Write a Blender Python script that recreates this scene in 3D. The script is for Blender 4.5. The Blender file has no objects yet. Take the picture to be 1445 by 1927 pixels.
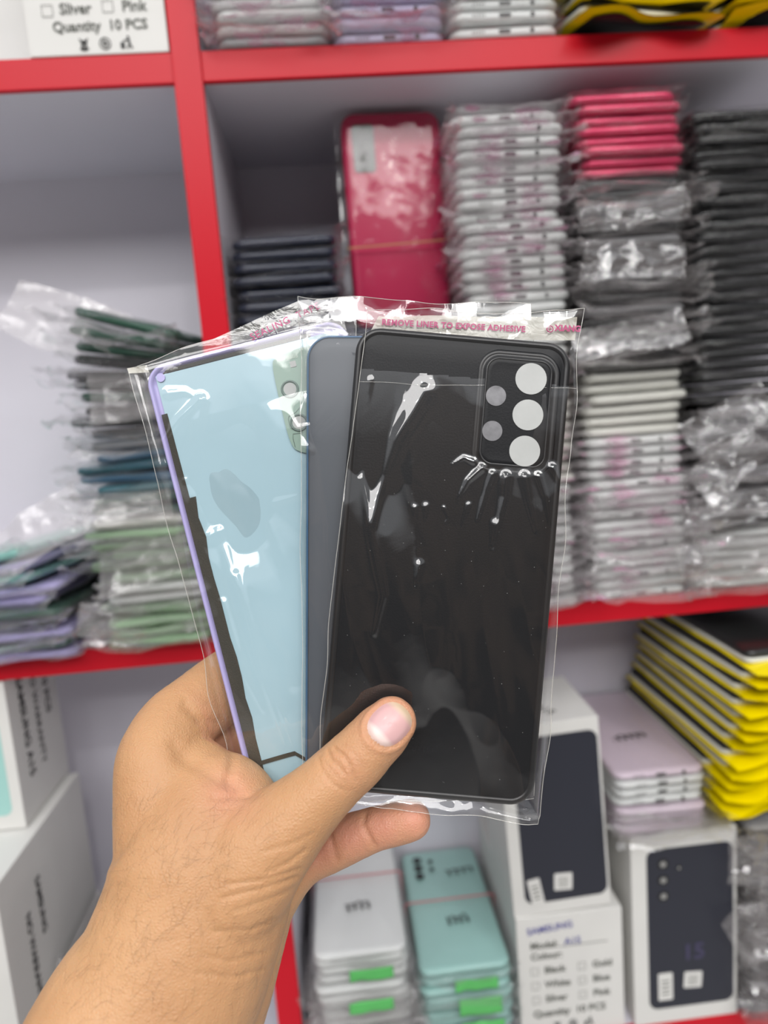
import bpy, bmesh, math, random
import numpy as np
from mathutils import Vector, Matrix
from mathutils.bvhtree import BVHTree
S = bpy.context.scene
C = S.collection
random.seed(7)

# ------------------------------------------------------------------ camera
FPX = 1285.0                      # focal length in pixels of the 1445 x 1927 frame
CX, CY = 722.5, 963.5
_h = np.array([21000., -1793., FPX]); _h /= np.linalg.norm(_h)
_v = np.array([690., 9000., FPX]); _v -= _h * (_v @ _h); _v /= np.linalg.norm(_v)
_d = np.cross(_h, _v)
RW = np.array([_h, _d, -_v])      # rows: world X (right), Y (into the shelf), Z (up) in camera axes
HC = 0.5                          # the camera is half a metre from the front of the shelf
cam_d = bpy.data.cameras.new('camera'); cam = bpy.data.objects.new('camera', cam_d); C.objects.link(cam)
M3 = Matrix([[RW[i][0], -RW[i][1], -RW[i][2]] for i in range(3)])
cam.matrix_world = Matrix.Translation((0, -HC, 0)) @ M3.to_4x4()
cam_d.sensor_fit = 'VERTICAL'; cam_d.sensor_height = 36.0; cam_d.lens = 36.0 * FPX / 1927.0
cam_d.clip_start = 0.01; cam_d.clip_end = 50
cam_d.dof.use_dof = True; cam_d.dof.focus_distance = 0.243; cam_d.dof.aperture_fstop = 6.6
S.camera = cam

# ------------------------------------------------------------------ light
S.view_settings.view_transform = 'Standard'; S.view_settings.look = 'None'
S.view_settings.exposure = -0.08; S.view_settings.gamma = 1.0; S.view_settings.use_curve_mapping = False
try:
    S.cycles.transparent_max_bounces = 40
    S.cycles.max_bounces = 10
    S.cycles.caustics_refractive = False; S.cycles.caustics_reflective = False
except Exception: pass
W = bpy.data.worlds.new('shop_interior'); S.world = W; W.use_nodes = True
nt = W.node_tree; nt.nodes.clear()
wo = nt.nodes.new('ShaderNodeOutputWorld'); bg = nt.nodes.new('ShaderNodeBackground')
tc = nt.nodes.new('ShaderNodeTexCoord'); sx = nt.nodes.new('ShaderNodeSeparateXYZ')
cr = nt.nodes.new('ShaderNodeValToRGB')
nt.links.new(tc.outputs['Generated'], sx.inputs[0]); nt.links.new(sx.outputs['Z'], cr.inputs[0])
cr.color_ramp.elements[0].position = 0.25; cr.color_ramp.elements[0].color = (0.13, 0.11, 0.10, 1)
cr.color_ramp.elements[1].position = 0.33; cr.color_ramp.elements[1].color = (0.90, 0.93, 0.98, 1)
wn = nt.nodes.new('ShaderNodeTexNoise'); wn.inputs['Scale'].default_value = 2.6; wn.inputs['Detail'].default_value = 4; wn.inputs['Distortion'].default_value = 1.2
nt.links.new(tc.outputs['Generated'], wn.inputs['Vector'])
wr = nt.nodes.new('ShaderNodeValToRGB'); nt.links.new(wn.outputs['Fac'], wr.inputs[0])
wr.color_ramp.elements[0].position = 0.42; wr.color_ramp.elements[0].color = (0.03, 0.028, 0.028, 1)
wr.color_ramp.elements[1].position = 0.62; wr.color_ramp.elements[1].color = (0.17, 0.12, 0.09, 1)
cr.color_ramp.elements[0].color = (0, 0, 0, 1); cr.color_ramp.elements[1].color = (1, 1, 1, 1)
fl = nt.nodes.new('ShaderNodeValToRGB'); nt.links.new(sx.outputs['Z'], fl.inputs[0])
mr = nt.nodes.new('ShaderNodeMapRange'); mr.inputs['From Min'].default_value = -1; mr.inputs['From Max'].default_value = 1; nt.links.new(sx.outputs['Z'], mr.inputs['Value']); nt.links.new(mr.outputs[0], fl.inputs[0])
fl.color_ramp.elements[0].position = 0.30; fl.color_ramp.elements[0].color = (1, 1, 1, 1); fl.color_ramp.elements[1].position = 0.42; fl.color_ramp.elements[1].color = (0, 0, 0, 1)
wf = nt.nodes.new('ShaderNodeMix'); wf.data_type = 'RGBA'; nt.links.new(fl.outputs[0], wf.inputs['Factor']); nt.links.new(wr.outputs[0], wf.inputs['A']); wf.inputs['B'].default_value = (0.72, 0.70, 0.68, 1)
wm = nt.nodes.new('ShaderNodeMix'); wm.data_type = 'RGBA'; nt.links.new(cr.outputs[0], wm.inputs['Factor']); nt.links.new(wf.outputs['Result'], wm.inputs['A']); wm.inputs['B'].default_value = (0.92, 0.94, 0.98, 1)
nt.links.new(wm.outputs['Result'], bg.inputs[0]); bg.inputs[1].default_value = 0.85
nt.links.new(bg.outputs[0], wo.inputs[0])
def area(name, loc, tgt, sx_, sy_, power, col):
    l = bpy.data.lights.new(name, 'AREA'); l.shape = 'RECTANGLE'; l.size = sx_; l.size_y = sy_
    l.energy = power; l.color = col
    o = bpy.data.objects.new(name, l); C.objects.link(o); o.location = loc
    o.rotation_euler = (Vector(tgt) - Vector(loc)).to_track_quat('-Z', 'Y').to_euler()
    return o
area('ceiling_panel_light', (-0.45, -1.15, 1.25), (-0.40, -0.9, 0), 0.6, 0.35, 4, (1.0, 0.98, 0.96))
area('ceiling_panel_light', (0.8, -0.9, 1.25), (0.7, -0.7, 0), 0.35, 0.6, 4, (1.0, 0.98, 0.96))
area('ceiling_panel_light', (0.0, -2.2, 1.25), (0.0, -1.2, 0), 2.4, 0.8, 40, (1.0, 0.98, 0.97))
for _x, _y in ((-1.0, -1.7), (-0.35, -1.7), (0.35, -1.7), (1.0, -1.7), (-0.7, -2.7), (0.0, -2.7), (0.7, -2.7), (-0.2, -0.9)):  # small unseen spots, added to put sharp glints on the plastic bags
    _l = bpy.data.lights.new('added_glint_spot', 'SPOT'); _l.energy = 15 if _y < -1 else 4; _l.shadow_soft_size = 0.03; _l.spot_size = 2.6; _l.spot_blend = 0.6; _l.color = (1.0, 0.98, 0.95)
    _o = bpy.data.objects.new('added_glint_spot', _l); C.objects.link(_o); _o.location = (_x, _y, 1.24)

# ------------------------------------------------------------------ pixel <-> place helpers
def ray(px, py):
    return RW @ np.array([px - CX, py - CY, FPX])
def WY(px, py, Y=0.0):            # point where the sight line meets the plane y = Y
    w = ray(px, py); t = (Y + HC) / w[1]; return Vector((w[0]*t, w[1]*t - HC, w[2]*t))
def PD(px, py, Z):                # point at depth Z in front of the camera
    w = ray(px, py) * (Z / FPX); return Vector((w[0], w[1] - HC, w[2]))
def PIX(P):                       # array (n,3) -> pixel x, y, depth
    q = (np.asarray(P) + np.array([0, HC, 0])) @ RW
    return q[:, 0]/q[:, 2]*FPX + CX, q[:, 1]/q[:, 2]*FPX + CY, q[:, 2]

# ------------------------------------------------------------------ numpy noise
_rs = np.random.RandomState(3); _lat = _rs.rand(32, 32, 32)
def vnoise(P):
    P = np.asarray(P, float); i = np.floor(P).astype(int); f = P - i; f = f*f*(3-2*f)
    r = 0
    for dx in (0, 1):
        for dy in (0, 1):
            for dz in (0, 1):
                w = (f[..., 0] if dx else 1-f[..., 0])*(f[..., 1] if dy else 1-f[..., 1])*(f[..., 2] if dz else 1-f[..., 2])
                r = r + w*_lat[(i[..., 0]+dx) % 32, (i[..., 1]+dy) % 32, (i[..., 2]+dz) % 32]
    return r*2-1
def ridged(P, oct=3):
    P = np.asarray(P, float); a, r = 1.0, 0
    for k in range(oct):
        r = r + a*(1-2*np.abs(vnoise(P*(2.03**k)+k*7.3))); a *= 0.5
    return r/1.75

# ------------------------------------------------------------------ materials
def newmat(name):
    m = bpy.data.materials.new(name); m.use_nodes = True; n = m.node_tree.nodes
    return m, m.node_tree, n['Principled BSDF']
def mat(name, col, rough=0.5, metal=0.0, noise=0.0, nscale=30, bump=0.0, bscale=200, coat=0.0, spec=0.5, sss=0.0, alpha=1.0):
    m, t, b = newmat(name)
    b.inputs['Base Color'].default_value = (*col, 1); b.inputs['Roughness'].default_value = rough
    b.inputs['Metallic'].default_value = metal; b.inputs['Coat Weight'].default_value = coat
    b.inputs['Specular IOR Level'].default_value = spec; b.inputs['Alpha'].default_value = alpha
    if sss:
        b.inputs['Subsurface Weight'].default_value = sss; b.inputs['Subsurface Radius'].default_value = (0.006, 0.0025, 0.0012)
        b.inputs['Subsurface Scale'].default_value = 1.0
    tcn = t.nodes.new('ShaderNodeTexCoord')
    if noise:
        nz = t.nodes.new('ShaderNodeTexNoise'); nz.inputs['Scale'].default_value = nscale; nz.inputs['Detail'].default_value = 4
        t.links.new(tcn.outputs['Object'], nz.inputs['Vector'])
        rp = t.nodes.new('ShaderNodeValToRGB')
        rp.color_ramp.elements[0].position = 0.3; rp.color_ramp.elements[1].position = 0.7
        rp.color_ramp.elements[0].color = (*[c*(1-noise) for c in col], 1); rp.color_ramp.elements[1].color = (*[min(1, c*(1+noise)) for c in col], 1)
        t.links.new(nz.outputs['Fac'], rp.inputs[0]); t.links.new(rp.outputs[0], b.inputs['Base Color'])
    if bump:
        n2 = t.nodes.new('ShaderNodeTexNoise'); n2.inputs['Scale'].default_value = bscale; n2.inputs['Detail'].default_value = 3
        t.links.new(tcn.outputs['Object'], n2.inputs['Vector'])
        bp = t.nodes.new('ShaderNodeBump'); bp.inputs['Strength'].default_value = bump; bp.inputs['Distance'].default_value = 0.001
        t.links.new(n2.outputs['Fac'], bp.inputs['Height']); t.links.new(bp.outputs[0], b.inputs['Normal'])
    return m
def film(name, tint=(0.99, 0.99, 0.99), haze=0.08, hazecol=(0.75, 0.73, 0.72), refl=1.0, rough=0.08, bump=0.3, bscale=120, print_=None):
    m = bpy.data.materials.new(name); m.use_nodes = True; t = m.node_tree; t.nodes.clear()
    N = lambda k: t.nodes.new('ShaderNode'+k)
    out = N('OutputMaterial'); tr = N('BsdfTransparent'); gl = N('BsdfGlossy'); df = N('BsdfDiffuse'); lw = N('LayerWeight'); fr = N('Math')
    tr.inputs[0].default_value = (*tint, 1); gl.inputs['Roughness'].default_value = rough; gl.inputs[0].default_value = (1, 1, 1, 1)
    df.inputs[0].default_value = (*hazecol, 1); lw.inputs['Blend'].default_value = 0.5
    fr.operation = 'POWER'; fr.inputs[1].default_value = 3.5; t.links.new(lw.outputs['Facing'], fr.inputs[0])
    mad = N('Math'); mad.operation = 'MULTIPLY_ADD'; mad.inputs[1].default_value = 0.38; mad.inputs[2].default_value = 0.075; t.links.new(fr.outputs[0], mad.inputs[0]); fr = mad
    tcn = N('TexCoord'); nz = N('TexNoise'); nz.inputs['Scale'].default_value = bscale; nz.inputs['Detail'].default_value = 4
    nz.inputs['Distortion'].default_value = 1.5
    t.links.new(tcn.outputs['Object'], nz.inputs['Vector'])
    bp = N('Bump'); bp.inputs['Strength'].default_value = bump; bp.inputs['Distance'].default_value = 0.002
    t.links.new(nz.outputs['Fac'], bp.inputs['Height'])
    for x in (gl, lw, df): t.links.new(bp.outputs[0], x.inputs['Normal'])
    mul = N('Math'); mul.operation = 'MULTIPLY'; mul.use_clamp = True; mul.inputs[1].default_value = refl
    t.links.new(fr.outputs[0], mul.inputs[0])
    m1 = N('MixShader'); t.links.new(mul.outputs[0], m1.inputs[0]); t.links.new(tr.outputs[0], m1.inputs[1]); t.links.new(gl.outputs[0], m1.inputs[2])
    m2 = N('MixShader'); m2.inputs[0].default_value = haze; t.links.new(m1.outputs[0], m2.inputs[1]); t.links.new(df.outputs[0], m2.inputs[2])
    last = m2
    if print_:
        w = N('TexNoise'); w.inputs['Scale'].default_value = 45; w.inputs['Detail'].default_value = 2
        mp = N('Mapping'); mp.inputs['Scale'].default_value = (0.7, 1.0, 4.0)
        t.links.new(tcn.outputs['Object'], mp.inputs[0]); t.links.new(mp.outputs[0], w.inputs['Vector'])
        rp = N('ValToRGB'); rp.color_ramp.elements[0].position = 0.60; rp.color_ramp.elements[1].position = 0.66
        rp.color_ramp.elements[0].color = (0, 0, 0, 1); rp.color_ramp.elements[1].color = (0.35, 0.35, 0.35, 1)
        t.links.new(w.outputs['Fac'], rp.inputs[0])
        d2 = N('BsdfDiffuse'); d2.inputs[0].default_value = (*print_, 1)
        m3 = N('MixShader'); t.links.new(rp.outputs[0], m3.inputs[0]); t.links.new(m2.outputs[0], m3.inputs[1]); t.links.new(d2.outputs[0], m3.inputs[2])
        last = m3
    t.links.new(last.outputs[0], out.inputs[0])
    return m
RED = mat('red_edge_band', (0.54, 0.008, 0.020), 0.32, spec=0.18)
WALLW = mat('white_laminate', (0.66, 0.645, 0.71), 0.5, noise=0.03, nscale=6)
WHITE_CARD = mat('white_card', (0.66, 0.655, 0.63), 0.55, noise=0.02)
INK = mat('dark_ink', (0.03, 0.03, 0.03), 0.6)
INKG = mat('grey_ink', (0.10, 0.105, 0.09), 0.6)
PENB = mat('blue_pen', (0.07, 0.07, 0.30), 0.6)
MAG = mat('magenta_print', (0.50, 0.07, 0.20), 0.6)
GLOSSBLK = mat('glossy_black', (0.012, 0.012, 0.014), 0.15)
PHONEBLK = mat('printed_phone_black', (0.016, 0.018, 0.030), 0.3)
SH = dict(
    white=mat('shell_white', (0.72, 0.74, 0.73), 0.35), offwhite=mat('shell_offwhite', (0.60, 0.60, 0.55), 0.4),
    red=mat('shell_raspberry', (0.55, 0.03, 0.10), 0.25, metal=0.3), black=mat('shell_black', (0.010, 0.011, 0.012), 0.25),
    navy=mat('shell_navy', (0.012, 0.018, 0.040), 0.25), green=mat('shell_pale_green', (0.30, 0.46, 0.28), 0.4),
    dgreen=mat('shell_dark_green', (0.012, 0.075, 0.045), 0.35), teal=mat('shell_teal', (0.02, 0.13, 0.17), 0.35),
    blue=mat('shell_blue', (0.06, 0.16, 0.28), 0.35), lav=mat('shell_lavender', (0.42, 0.38, 0.68), 0.4),
    mint=mat('shell_mint', (0.33, 0.58, 0.54), 0.35), aqua=mat('shell_aqua', (0.20, 0.48, 0.42), 0.35),
    grey=mat('shell_grey', (0.25, 0.25, 0.26), 0.4), lavw=mat('shell_pale_lavender', (0.58, 0.55, 0.74), 0.4),
    pinkw=mat('shell_pale_pink', (0.66, 0.55, 0.64), 0.4))
BAG = film('clear_bag', haze=0.022, refl=1.0, rough=0.03, bump=0.5)
BAGG = film('clear_bag_dull', haze=0.04, hazecol=(0.78, 0.72, 0.72), bump=0.5, rough=0.035, refl=0.9)
BAGP = film('printed_bag', haze=0.06, hazecol=(0.85, 0.8, 0.82), refl=0.9, rough=0.06, bump=0.45, print_=(0.70, 0.32, 0.50))
TAPEG = mat('green_tape', (0.10, 0.48, 0.12), 0.4)
BAND = mat('rubber_band', (0.42, 0.22, 0.10), 0.5)
BANDR = mat('pink_rubber_band', (0.50, 0.16, 0.17), 0.5)
YEL = mat('yellow_pouch', (0.85, 0.68, 0.0), 0.25)
PBLK = mat('pouch_black', (0.012, 0.012, 0.012), 0.25)
PWHT = mat('pouch_white', (0.62, 0.62, 0.56), 0.35)

# ------------------------------------------------------------------ object helpers
def me_from(name, V, F, smooth=False):
    me = bpy.data.meshes.new(name); me.from_pydata([tuple(v) for v in V], [], F)
    bm = bmesh.new(); bm.from_mesh(me); bmesh.ops.recalc_face_normals(bm, faces=bm.faces); bm.to_mesh(me); bm.free()
    if smooth: me.polygons.foreach_set('use_smooth', [True]*len(me.polygons))
    me.update(); return me
def ob(name, me, m=None, parent=None, loc=None, rot=None):
    o = bpy.data.objects.new(name, me); C.objects.link(o)
    if m and not me.materials: me.materials.append(m)
    elif m:
        o.material_slots[0].link = 'OBJECT'; o.material_slots[0].material = m
    if parent: o.parent = parent
    if loc is not None: o.location = loc
    if rot is not None: o.rotation_euler = rot
    return o
def tag(o, label, cat, group=None):
    o['label'] = label; o['category'] = cat
    if group: o['group'] = group
    return o
def thing(name, label, cat, loc=(0, 0, 0), rot=(0, 0, 0), group=None):
    o = bpy.data.objects.new(name, None); C.objects.link(o); o.empty_display_size = 0.01
    o.location = loc; o.rotation_euler = rot
    return tag(o, label, cat, group)
def box_vf(x0, x1, y0, y1, z0, z1):
    V = [(x, y, z) for x in (x0, x1) for y in (y0, y1) for z in (z0, z1)]
    F = [(0, 1, 3, 2), (4, 6, 7, 5), (0, 4, 5, 1), (2, 3, 7, 6), (0, 2, 6, 4), (1, 5, 7, 3)]
    return V, F
def box_me(name, *a, bev=0.0):
    V, F = box_vf(*a); me = me_from(name, V, F)
    if bev:
        bm = bmesh.new(); bm.from_mesh(me); bmesh.ops.bevel(bm, geom=bm.edges[:], offset=bev, segments=2, affect='EDGES', profile=0.7); bm.to_mesh(me); bm.free()
    return me
def join_vf(parts):
    V, F = [], []
    for v, f in parts:
        n = len(V); V += list(v); F += [tuple(i+n for i in q) for q in f]
    return V, F
def struct(name, me, m):
    o = ob(name, me, m); o['kind'] = 'structure'; return o
def rr(w, h, r, n=8):             # rounded rectangle outline in the plane
    r = max(1e-5, min(r, w/2-1e-6, h/2-1e-6)); P = []
    for cx, cy, a0 in ((w/2-r, h/2-r, 0), (-w/2+r, h/2-r, 90), (-w/2+r, -h/2+r, 180), (w/2-r, -h/2+r, 270)):
        for k in range(n+1):
            a = math.radians(a0 + 90*k/n); P.append((cx+r*math.cos(a), cy+r*math.sin(a)))
    return P
def loft(rings, cap0=True, cap1=True):
    V = [p for r in rings for p in r]; n = len(rings[0]); F = []
    for i in range(len(rings)-1):
        for k in range(n):
            a = i*n+k; b = i*n+(k+1) % n; F.append((a, b, b+n, a+n))
    if cap0: F.append(tuple(range(n))[::-1])
    if cap1: F.append(tuple(range((len(rings)-1)*n, len(rings)*n)))
    return V, F
def slab(w, h, r, prof, n=8, cx=0, cy=0, cap0=True, cap1=True):   # prof: (inset, z) pairs
    rings = []
    for ins, z in prof:
        rings.append([(x+cx, y+cy, z) for x, y in rr(w-2*ins, h-2*ins, max(r-ins, 0.0003), n)])
    return loft(rings, cap0, cap1)
def disc(r, z, n=28, cx=0, cy=0, t=0.0002, bev=0.0):
    mk = lambda R, zz: [(cx+R*math.cos(2*math.pi*k/n), cy+R*math.sin(2*math.pi*k/n), zz) for k in range(n)]
    return loft([mk(r, z-t), mk(r, z-bev), mk(r-bev, z)] if bev else [mk(r, z-t), mk(r, z)])
def tube(pts, rad, n=6, closed=False):
    pts = [Vector(p) for p in pts]; rings = []; N = len(pts)
    for i, p in enumerate(pts):
        a = pts[(i-1) % N] if (closed or i) else p; b = pts[(i+1) % N] if (closed or i < N-1) else p
        t = (b-a).normalized(); u = t.orthogonal().normalized() if i == 0 else (u - t*u.dot(t)).normalized(); w = t.cross(u)
        rings.append([tuple(p+(u*math.cos(2*math.pi*k/n)+w*math.sin(2*math.pi*k/n))*rad) for k in range(n)])
    if closed: rings.append(rings[0])
    return loft(rings, not closed, not closed)
def text_me(s, size, extr=0.0001, off=0.0, space=1.0, align='LEFT'):
    cu = bpy.data.curves.new('t', 'FONT'); cu.body = s; cu.size = size; cu.extrude = extr; cu.offset = off; cu.space_character = space
    cu.align_x = align; cu.resolution_u = 3
    o = bpy.data.objects.new('t', cu); C.objects.link(o)
    bpy.context.view_layer.update()
    me = bpy.data.meshes.new_from_object(o.evaluated_get(bpy.context.evaluated_depsgraph_get()))
    bpy.data.objects.remove(o); me.materials.clear(); me.name = 'lettering'; return me
def scribble(seed, w, h, n=5, rad=0.0005):   # a handwritten squiggle
    r = random.Random(seed); P = []; x = 0
    for k in range(n):
        for q in range(7):
            a = q/7*2*math.pi
            P.append((x + w/n*(0.55*q/7 + 0.25*math.sin(a+r.uniform(-.4, .4))), h*(0.5*math.cos(a)*r.uniform(.5, 1)), 0))
        x += w/n
    return tube(P, rad, 5)
def ordn(n):
    o = ['', 'first', 'second', 'third', 'fourth', 'fifth', 'sixth', 'seventh', 'eighth', 'ninth', 'tenth', 'eleventh', 'twelfth', 'thirteenth', 'fourteenth', 'fifteenth', 'sixteenth', 'seventeenth', 'eighteenth', 'nineteenth']
    tens = {2: 'twent', 3: 'thirt', 4: 'fort', 5: 'fift'}
    if n < 20: return o[n]
    return tens[n//10] + ('ieth' if n % 10 == 0 else 'y-' + o[n % 10])

# ------------------------------------------------------------------ the shelving
D = 0.162                          # depth of the shelves
ZT0, ZT1, ZM0, ZM1, ZL = 0.2292, 0.2475, -0.1712, -0.1545, -0.5315
PX0, PX1 = -0.0870, -0.0680
XL, XR = -0.62, 0.62
k = 1
for (a, b) in ((XL, PX0), (PX1, XR)):
    for z0, z1 in ((ZT0, ZT1), (ZM0, ZM1), (ZL-0.018, ZL)):
        struct('trim_%d' % k, box_me('t', a, b-0.0001, 0.004, D, z0, z1), WALLW)
        struct('trim_%d' % (k+1), box_me('t', a, b-0.0001, -0.001, 0.0039, z0-0.0004, z1+0.0004, bev=0.0008), RED); k += 2
struct('trim_%d' % k, box_me('t', PX0+0.0002, PX1-0.0002, 0.004, D, -0.75, 0.65), WALLW)
struct('trim_%d' % (k+1), box_me('t', PX0, PX1, -0.003, 0.0039, -0.75, 0.65, bev=0.001), RED)
struct('wall_back', box_me('w', XL, XR, D, D+0.012, -0.75, 0.65), WALLW)

# ------------------------------------------------------------------ bagged covers
CW, CL, CT = 0.0755, 0.156, 0.0066
def cover_me(t=CT):                # a back housing lying flat, its lower end towards the viewer
    p = [(0.0035, 0.0), (0.0012, 0.0007), (0.0, 0.0022), (0.0, t-0.0022), (0.0012, t-0.0007), (0.004, t)]
    V, F = slab(CW, CL, 0.009, p, 6); return me_from('cover', V, F, True)
COVER = cover_me()
def ports_me():                    # port, jack and speaker slots in the end of a cover
    parts = []; y = -CL/2; z = CT/2
    def pill(cx, w, h):
        ring = lambda yy: [(cx+a, yy, z+b) for a, b in rr(w, h, h/2-1e-5, 3)]
        return loft([ring(y+0.002), ring(y-0.00015)])
    parts.append(pill(0.0, 0.0085, 0.0024)); parts.append(pill(0.019, 0.0032, 0.0032))
    for i in range(5): parts.append(pill(-0.022+i*0.0019, 0.0007, 0.0022))
    return me_from('ports', *join_vf(parts))
PORTS = ports_me()
def bag_me(seed, flap=0.020, side=0.004, amp=1.0, body=1.0, droop=0.0, L=CL, Wd=CW, T=CT):
    nu, rows = 44, []
    o3 = np.array([seed*13.7, seed*5.1, seed*3.3])
    ys = [-L/2-flap+flap*i/9 for i in range(10)] + [-L/2+0.004+ (L-0.004)*i/12 for i in range(13)] + [L/2+0.002, L/2+0.004]
    V = []
    for y in ys:
        s = (y+L/2)
        if s < 0: b = 0.0004 + (T/2)*max(0, 1+s/0.009)**1.0; a = Wd/2+side+0.002*math.sin(s*500+seed)
        elif y > L/2: b = 0.0012; a = Wd/2+side*0.6
        else: b = T/2+0.0007; a = Wd/2+side
        for k in range(nu):
            th = 2*math.pi*k/nu; c, sn = math.cos(th), math.sin(th)
            x = a*math.copysign(abs(c)**0.45, c); z = b*math.copysign(abs(sn)**0.55, sn)
            if abs(x) > Wd/2: z *= max(0.1, 1-(abs(x)-Wd/2)/max(side, 1e-4)*0.9)
            V.append((x, y, z+T/2 - (droop*(-s) if s < 0 else 0)))
    V = np.array(V); 
    fl = np.clip((-L/2+0.004 - V[:, 1])/0.012, 0, 1); sd = np.clip((np.abs(V[:, 0])-Wd/2)/0.004, 0, 1)
    k1 = amp*(0.0032*fl + 0.0022*sd) + 0.0005*body
    V[:, 2] += k1*(ridged(V*[55, 70, 30]+o3, 3)) 
    V[:, 2] += 0.004*amp*fl*vnoise(V*[28, 40, 20]+o3+5)
    V[:, 2] += amp*0.0009*(fl+sd+0.25)*ridged(V*[170, 190, 60]+o3+2, 2)
    V[:, 1] += (0.004*amp*fl)*vnoise(V*[60, 40, 60]+o3+9)
    V[:, 0] += (0.003*amp*sd+0.001*fl)*vnoise(V*[60, 50, 60]+o3+3)
    n = len(ys); F = []
    for i in range(n-1):
        for k in range(nu):
            a = i*nu+k; b = i*nu+(k+1) % nu; F.append((a, b, b+nu, a+nu))
    return me_from('bag', V, F, True)
BAGS_TIGHT = [bag_me(i, 0.006+0.002*(i % 3), 0.003, 0.75, 1.0) for i in range(4)]
BAGS = [bag_me(10+i, 0.012+0.003*(i % 3), 0.006, 1.0) for i in range(5)]
BAGS_LOOSE = [bag_me(20+i, 0.016+0.005*(i % 4), 0.009, 1.35, 1.5, 0.10*(i % 3)) for i in range(7)]
for lst in (BAGS_TIGHT, BAGS, BAGS_LOOSE):
    for b_ in lst: b_.materials.append(BAG)
COVER.materials.append(SH['white']); PORTS.materials.append(INK)
proto = thing('bagged_phone_cover', 'p', 'phone cover')
ob('back_cover', COVER, None, proto); ob('plastic_bag', BAGS[0], None, proto); ob('port_openings', PORTS, None, proto)
TOP = [None]
def stick(o, parent):          # a mark on a cover is a part of that cover
    bpy.context.view_layer.update(); o.parent = parent; o.matrix_parent_inverse = parent.matrix_world.inverted(); return o
def put_cover(x, y, z, rz, col, bagset, bagm, label, group, ports=False, rx=0.0, ry=0.0, rnd=random):
    r = proto.copy(); C.objects.link(r); TOP[0] = r
    r.location = (x, y, z); r.rotation_euler = (rx, ry, rz); r['label'] = label; r['group'] = group
    for ch in proto.children:
        if ch.name.startswith('port') and not ports: continue
        c = ch.copy(); C.objects.link(c); c.parent = r
        if ch.name.startswith('back_cover'):
            c.material_slots[0].link = 'OBJECT'; c.material_slots[0].material = SH[col]
        elif ch.name.startswith('plastic'):
            c.data = rnd.choice(bagset); c.material_slots[0].link = 'OBJECT'; c.material_slots[0].material = bagm
            if rnd.random() < 0.5: c.scale.x = -1
    return r
def stack(xc, yf, z0, items, where, group, jit=0.0015, yaw=0.02):
    """items bottom to top: (colour, bag set, bag material, ports, pitch, colour word)"""
    n = len(items); z = z0
    for i, it in enumerate(items):
        col, bs, bm_, ports, pitch, word = it[:6]; ex = it[6] if len(it) > 6 else {}
        k = n-i
        pos = 'topmost of' if k == 1 else ('bottommost of' if i == 0 else ordn(k)+' from the top of')
        lab = '%s phone cover, %s %s' % (word, pos, where)
        y = yf+CL/2+random.uniform(-jit, jit)*2+ex.get('dy', 0)
        put_cover(xc+random.uniform(-jit, jit)+ex.get('dx', 0), y, z, random.uniform(-yaw, yaw)+ex.get('rz', 0), col, bs, bm_, lab, group, ports,
                  ex.get('rx', 0), ex.get('ry', random.uniform(-.006, .006)))
        z += pitch
    return z
T_, B_, L_ = BAGS_TIGHT, BAGS, BAGS_LOOSE
floorM = ZM1+0.0006
# middle right compartment --------------------------------------------------
# navy stack
nav = [('navy', B_ if i % 3 else T_, BAG, False, 0.0090, 'navy blue') for i in range(32)]
stack(-0.0262, 0.012, floorM, nav, 'the navy stack by the red post', 'navy blue covers beside the red post')
# covers hidden below the raspberry bundle
und = [('navy', T_, BAG, False, 0.0078, 'dark') for i in range(28)]
zt = stack(0.0535, 0.004, floorM, und, 'the stack under the standing covers', 'dark covers under the raspberry bundle', jit=0.0008, yaw=0.008)
# white stack
wh = []
for i in range(45):
    if 24 <= i < 29: wh.append(('white', T_, BAG, False, 0.0078, 'white'))
    elif i < 12: wh.append(('white', L_, BAGP, True, 0.0078, 'white'))
    elif i < 24: wh.append(('offwhite', B_, BAGP, False, 0.0078, 'off-white'))
    else: wh.append(('white', B_ if i % 3 else L_, BAGP, True, 0.0080, 'white'))
stack(0.1368, -0.004, floorM, wh, 'the tall white stack', 'white covers beside the raspberry covers', jit=0.002)
# third stack
th = []
for i in range(47):
    if i < 11: th.append(('white', L_, BAGP, i in (0, 2, 5, 8), 0.0078, 'white'))
    elif i < 16: th.append(('white', B_, BAGP, True, 0.0078, 'white'))
    elif i < 22: th.append(('offwhite', T_, BAG, False, 0.0080, 'off-white'))
    elif i < 39: th.append(('black' if i % 3 else 'grey', L_, BAGG, False, 0.0082 if i % 2 else 0.0076, 'dark', dict(rz=random.uniform(-.05, .05))))
    else: th.append(('red', T_, BAG, False, 0.0070, 'raspberry red', dict(dx=0.001, rz=(-.04 if i == 46 else 0.0), ry=(0.02 if i == 46 else 0))))
stack(0.2235, -0.005, floorM, th, 'the raspberry-topped stack', 'covers in the stack topped with raspberry ones')
# right-hand black stack
bl = []
for i in range(43):
    if i < 6: bl.append(('white', L_, BAGG, False, 0.0078, 'pale', dict(rz=random.uniform(-.1, .1))))
    elif i < 18: bl.append(('grey' if i % 2 else 'black', L_, BAGG, False, 0.0080, 'grey', dict(rz=random.uniform(-.12, .12), ry=random.uniform(-.06, .02))))
    else: bl.append(('black', T_ if i % 4 else B_, BAG, False, 0.0083, 'black'))
stack(0.3085, -0.002, floorM, bl, 'the rightmost black stack', 'black covers at the right edge')
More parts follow.
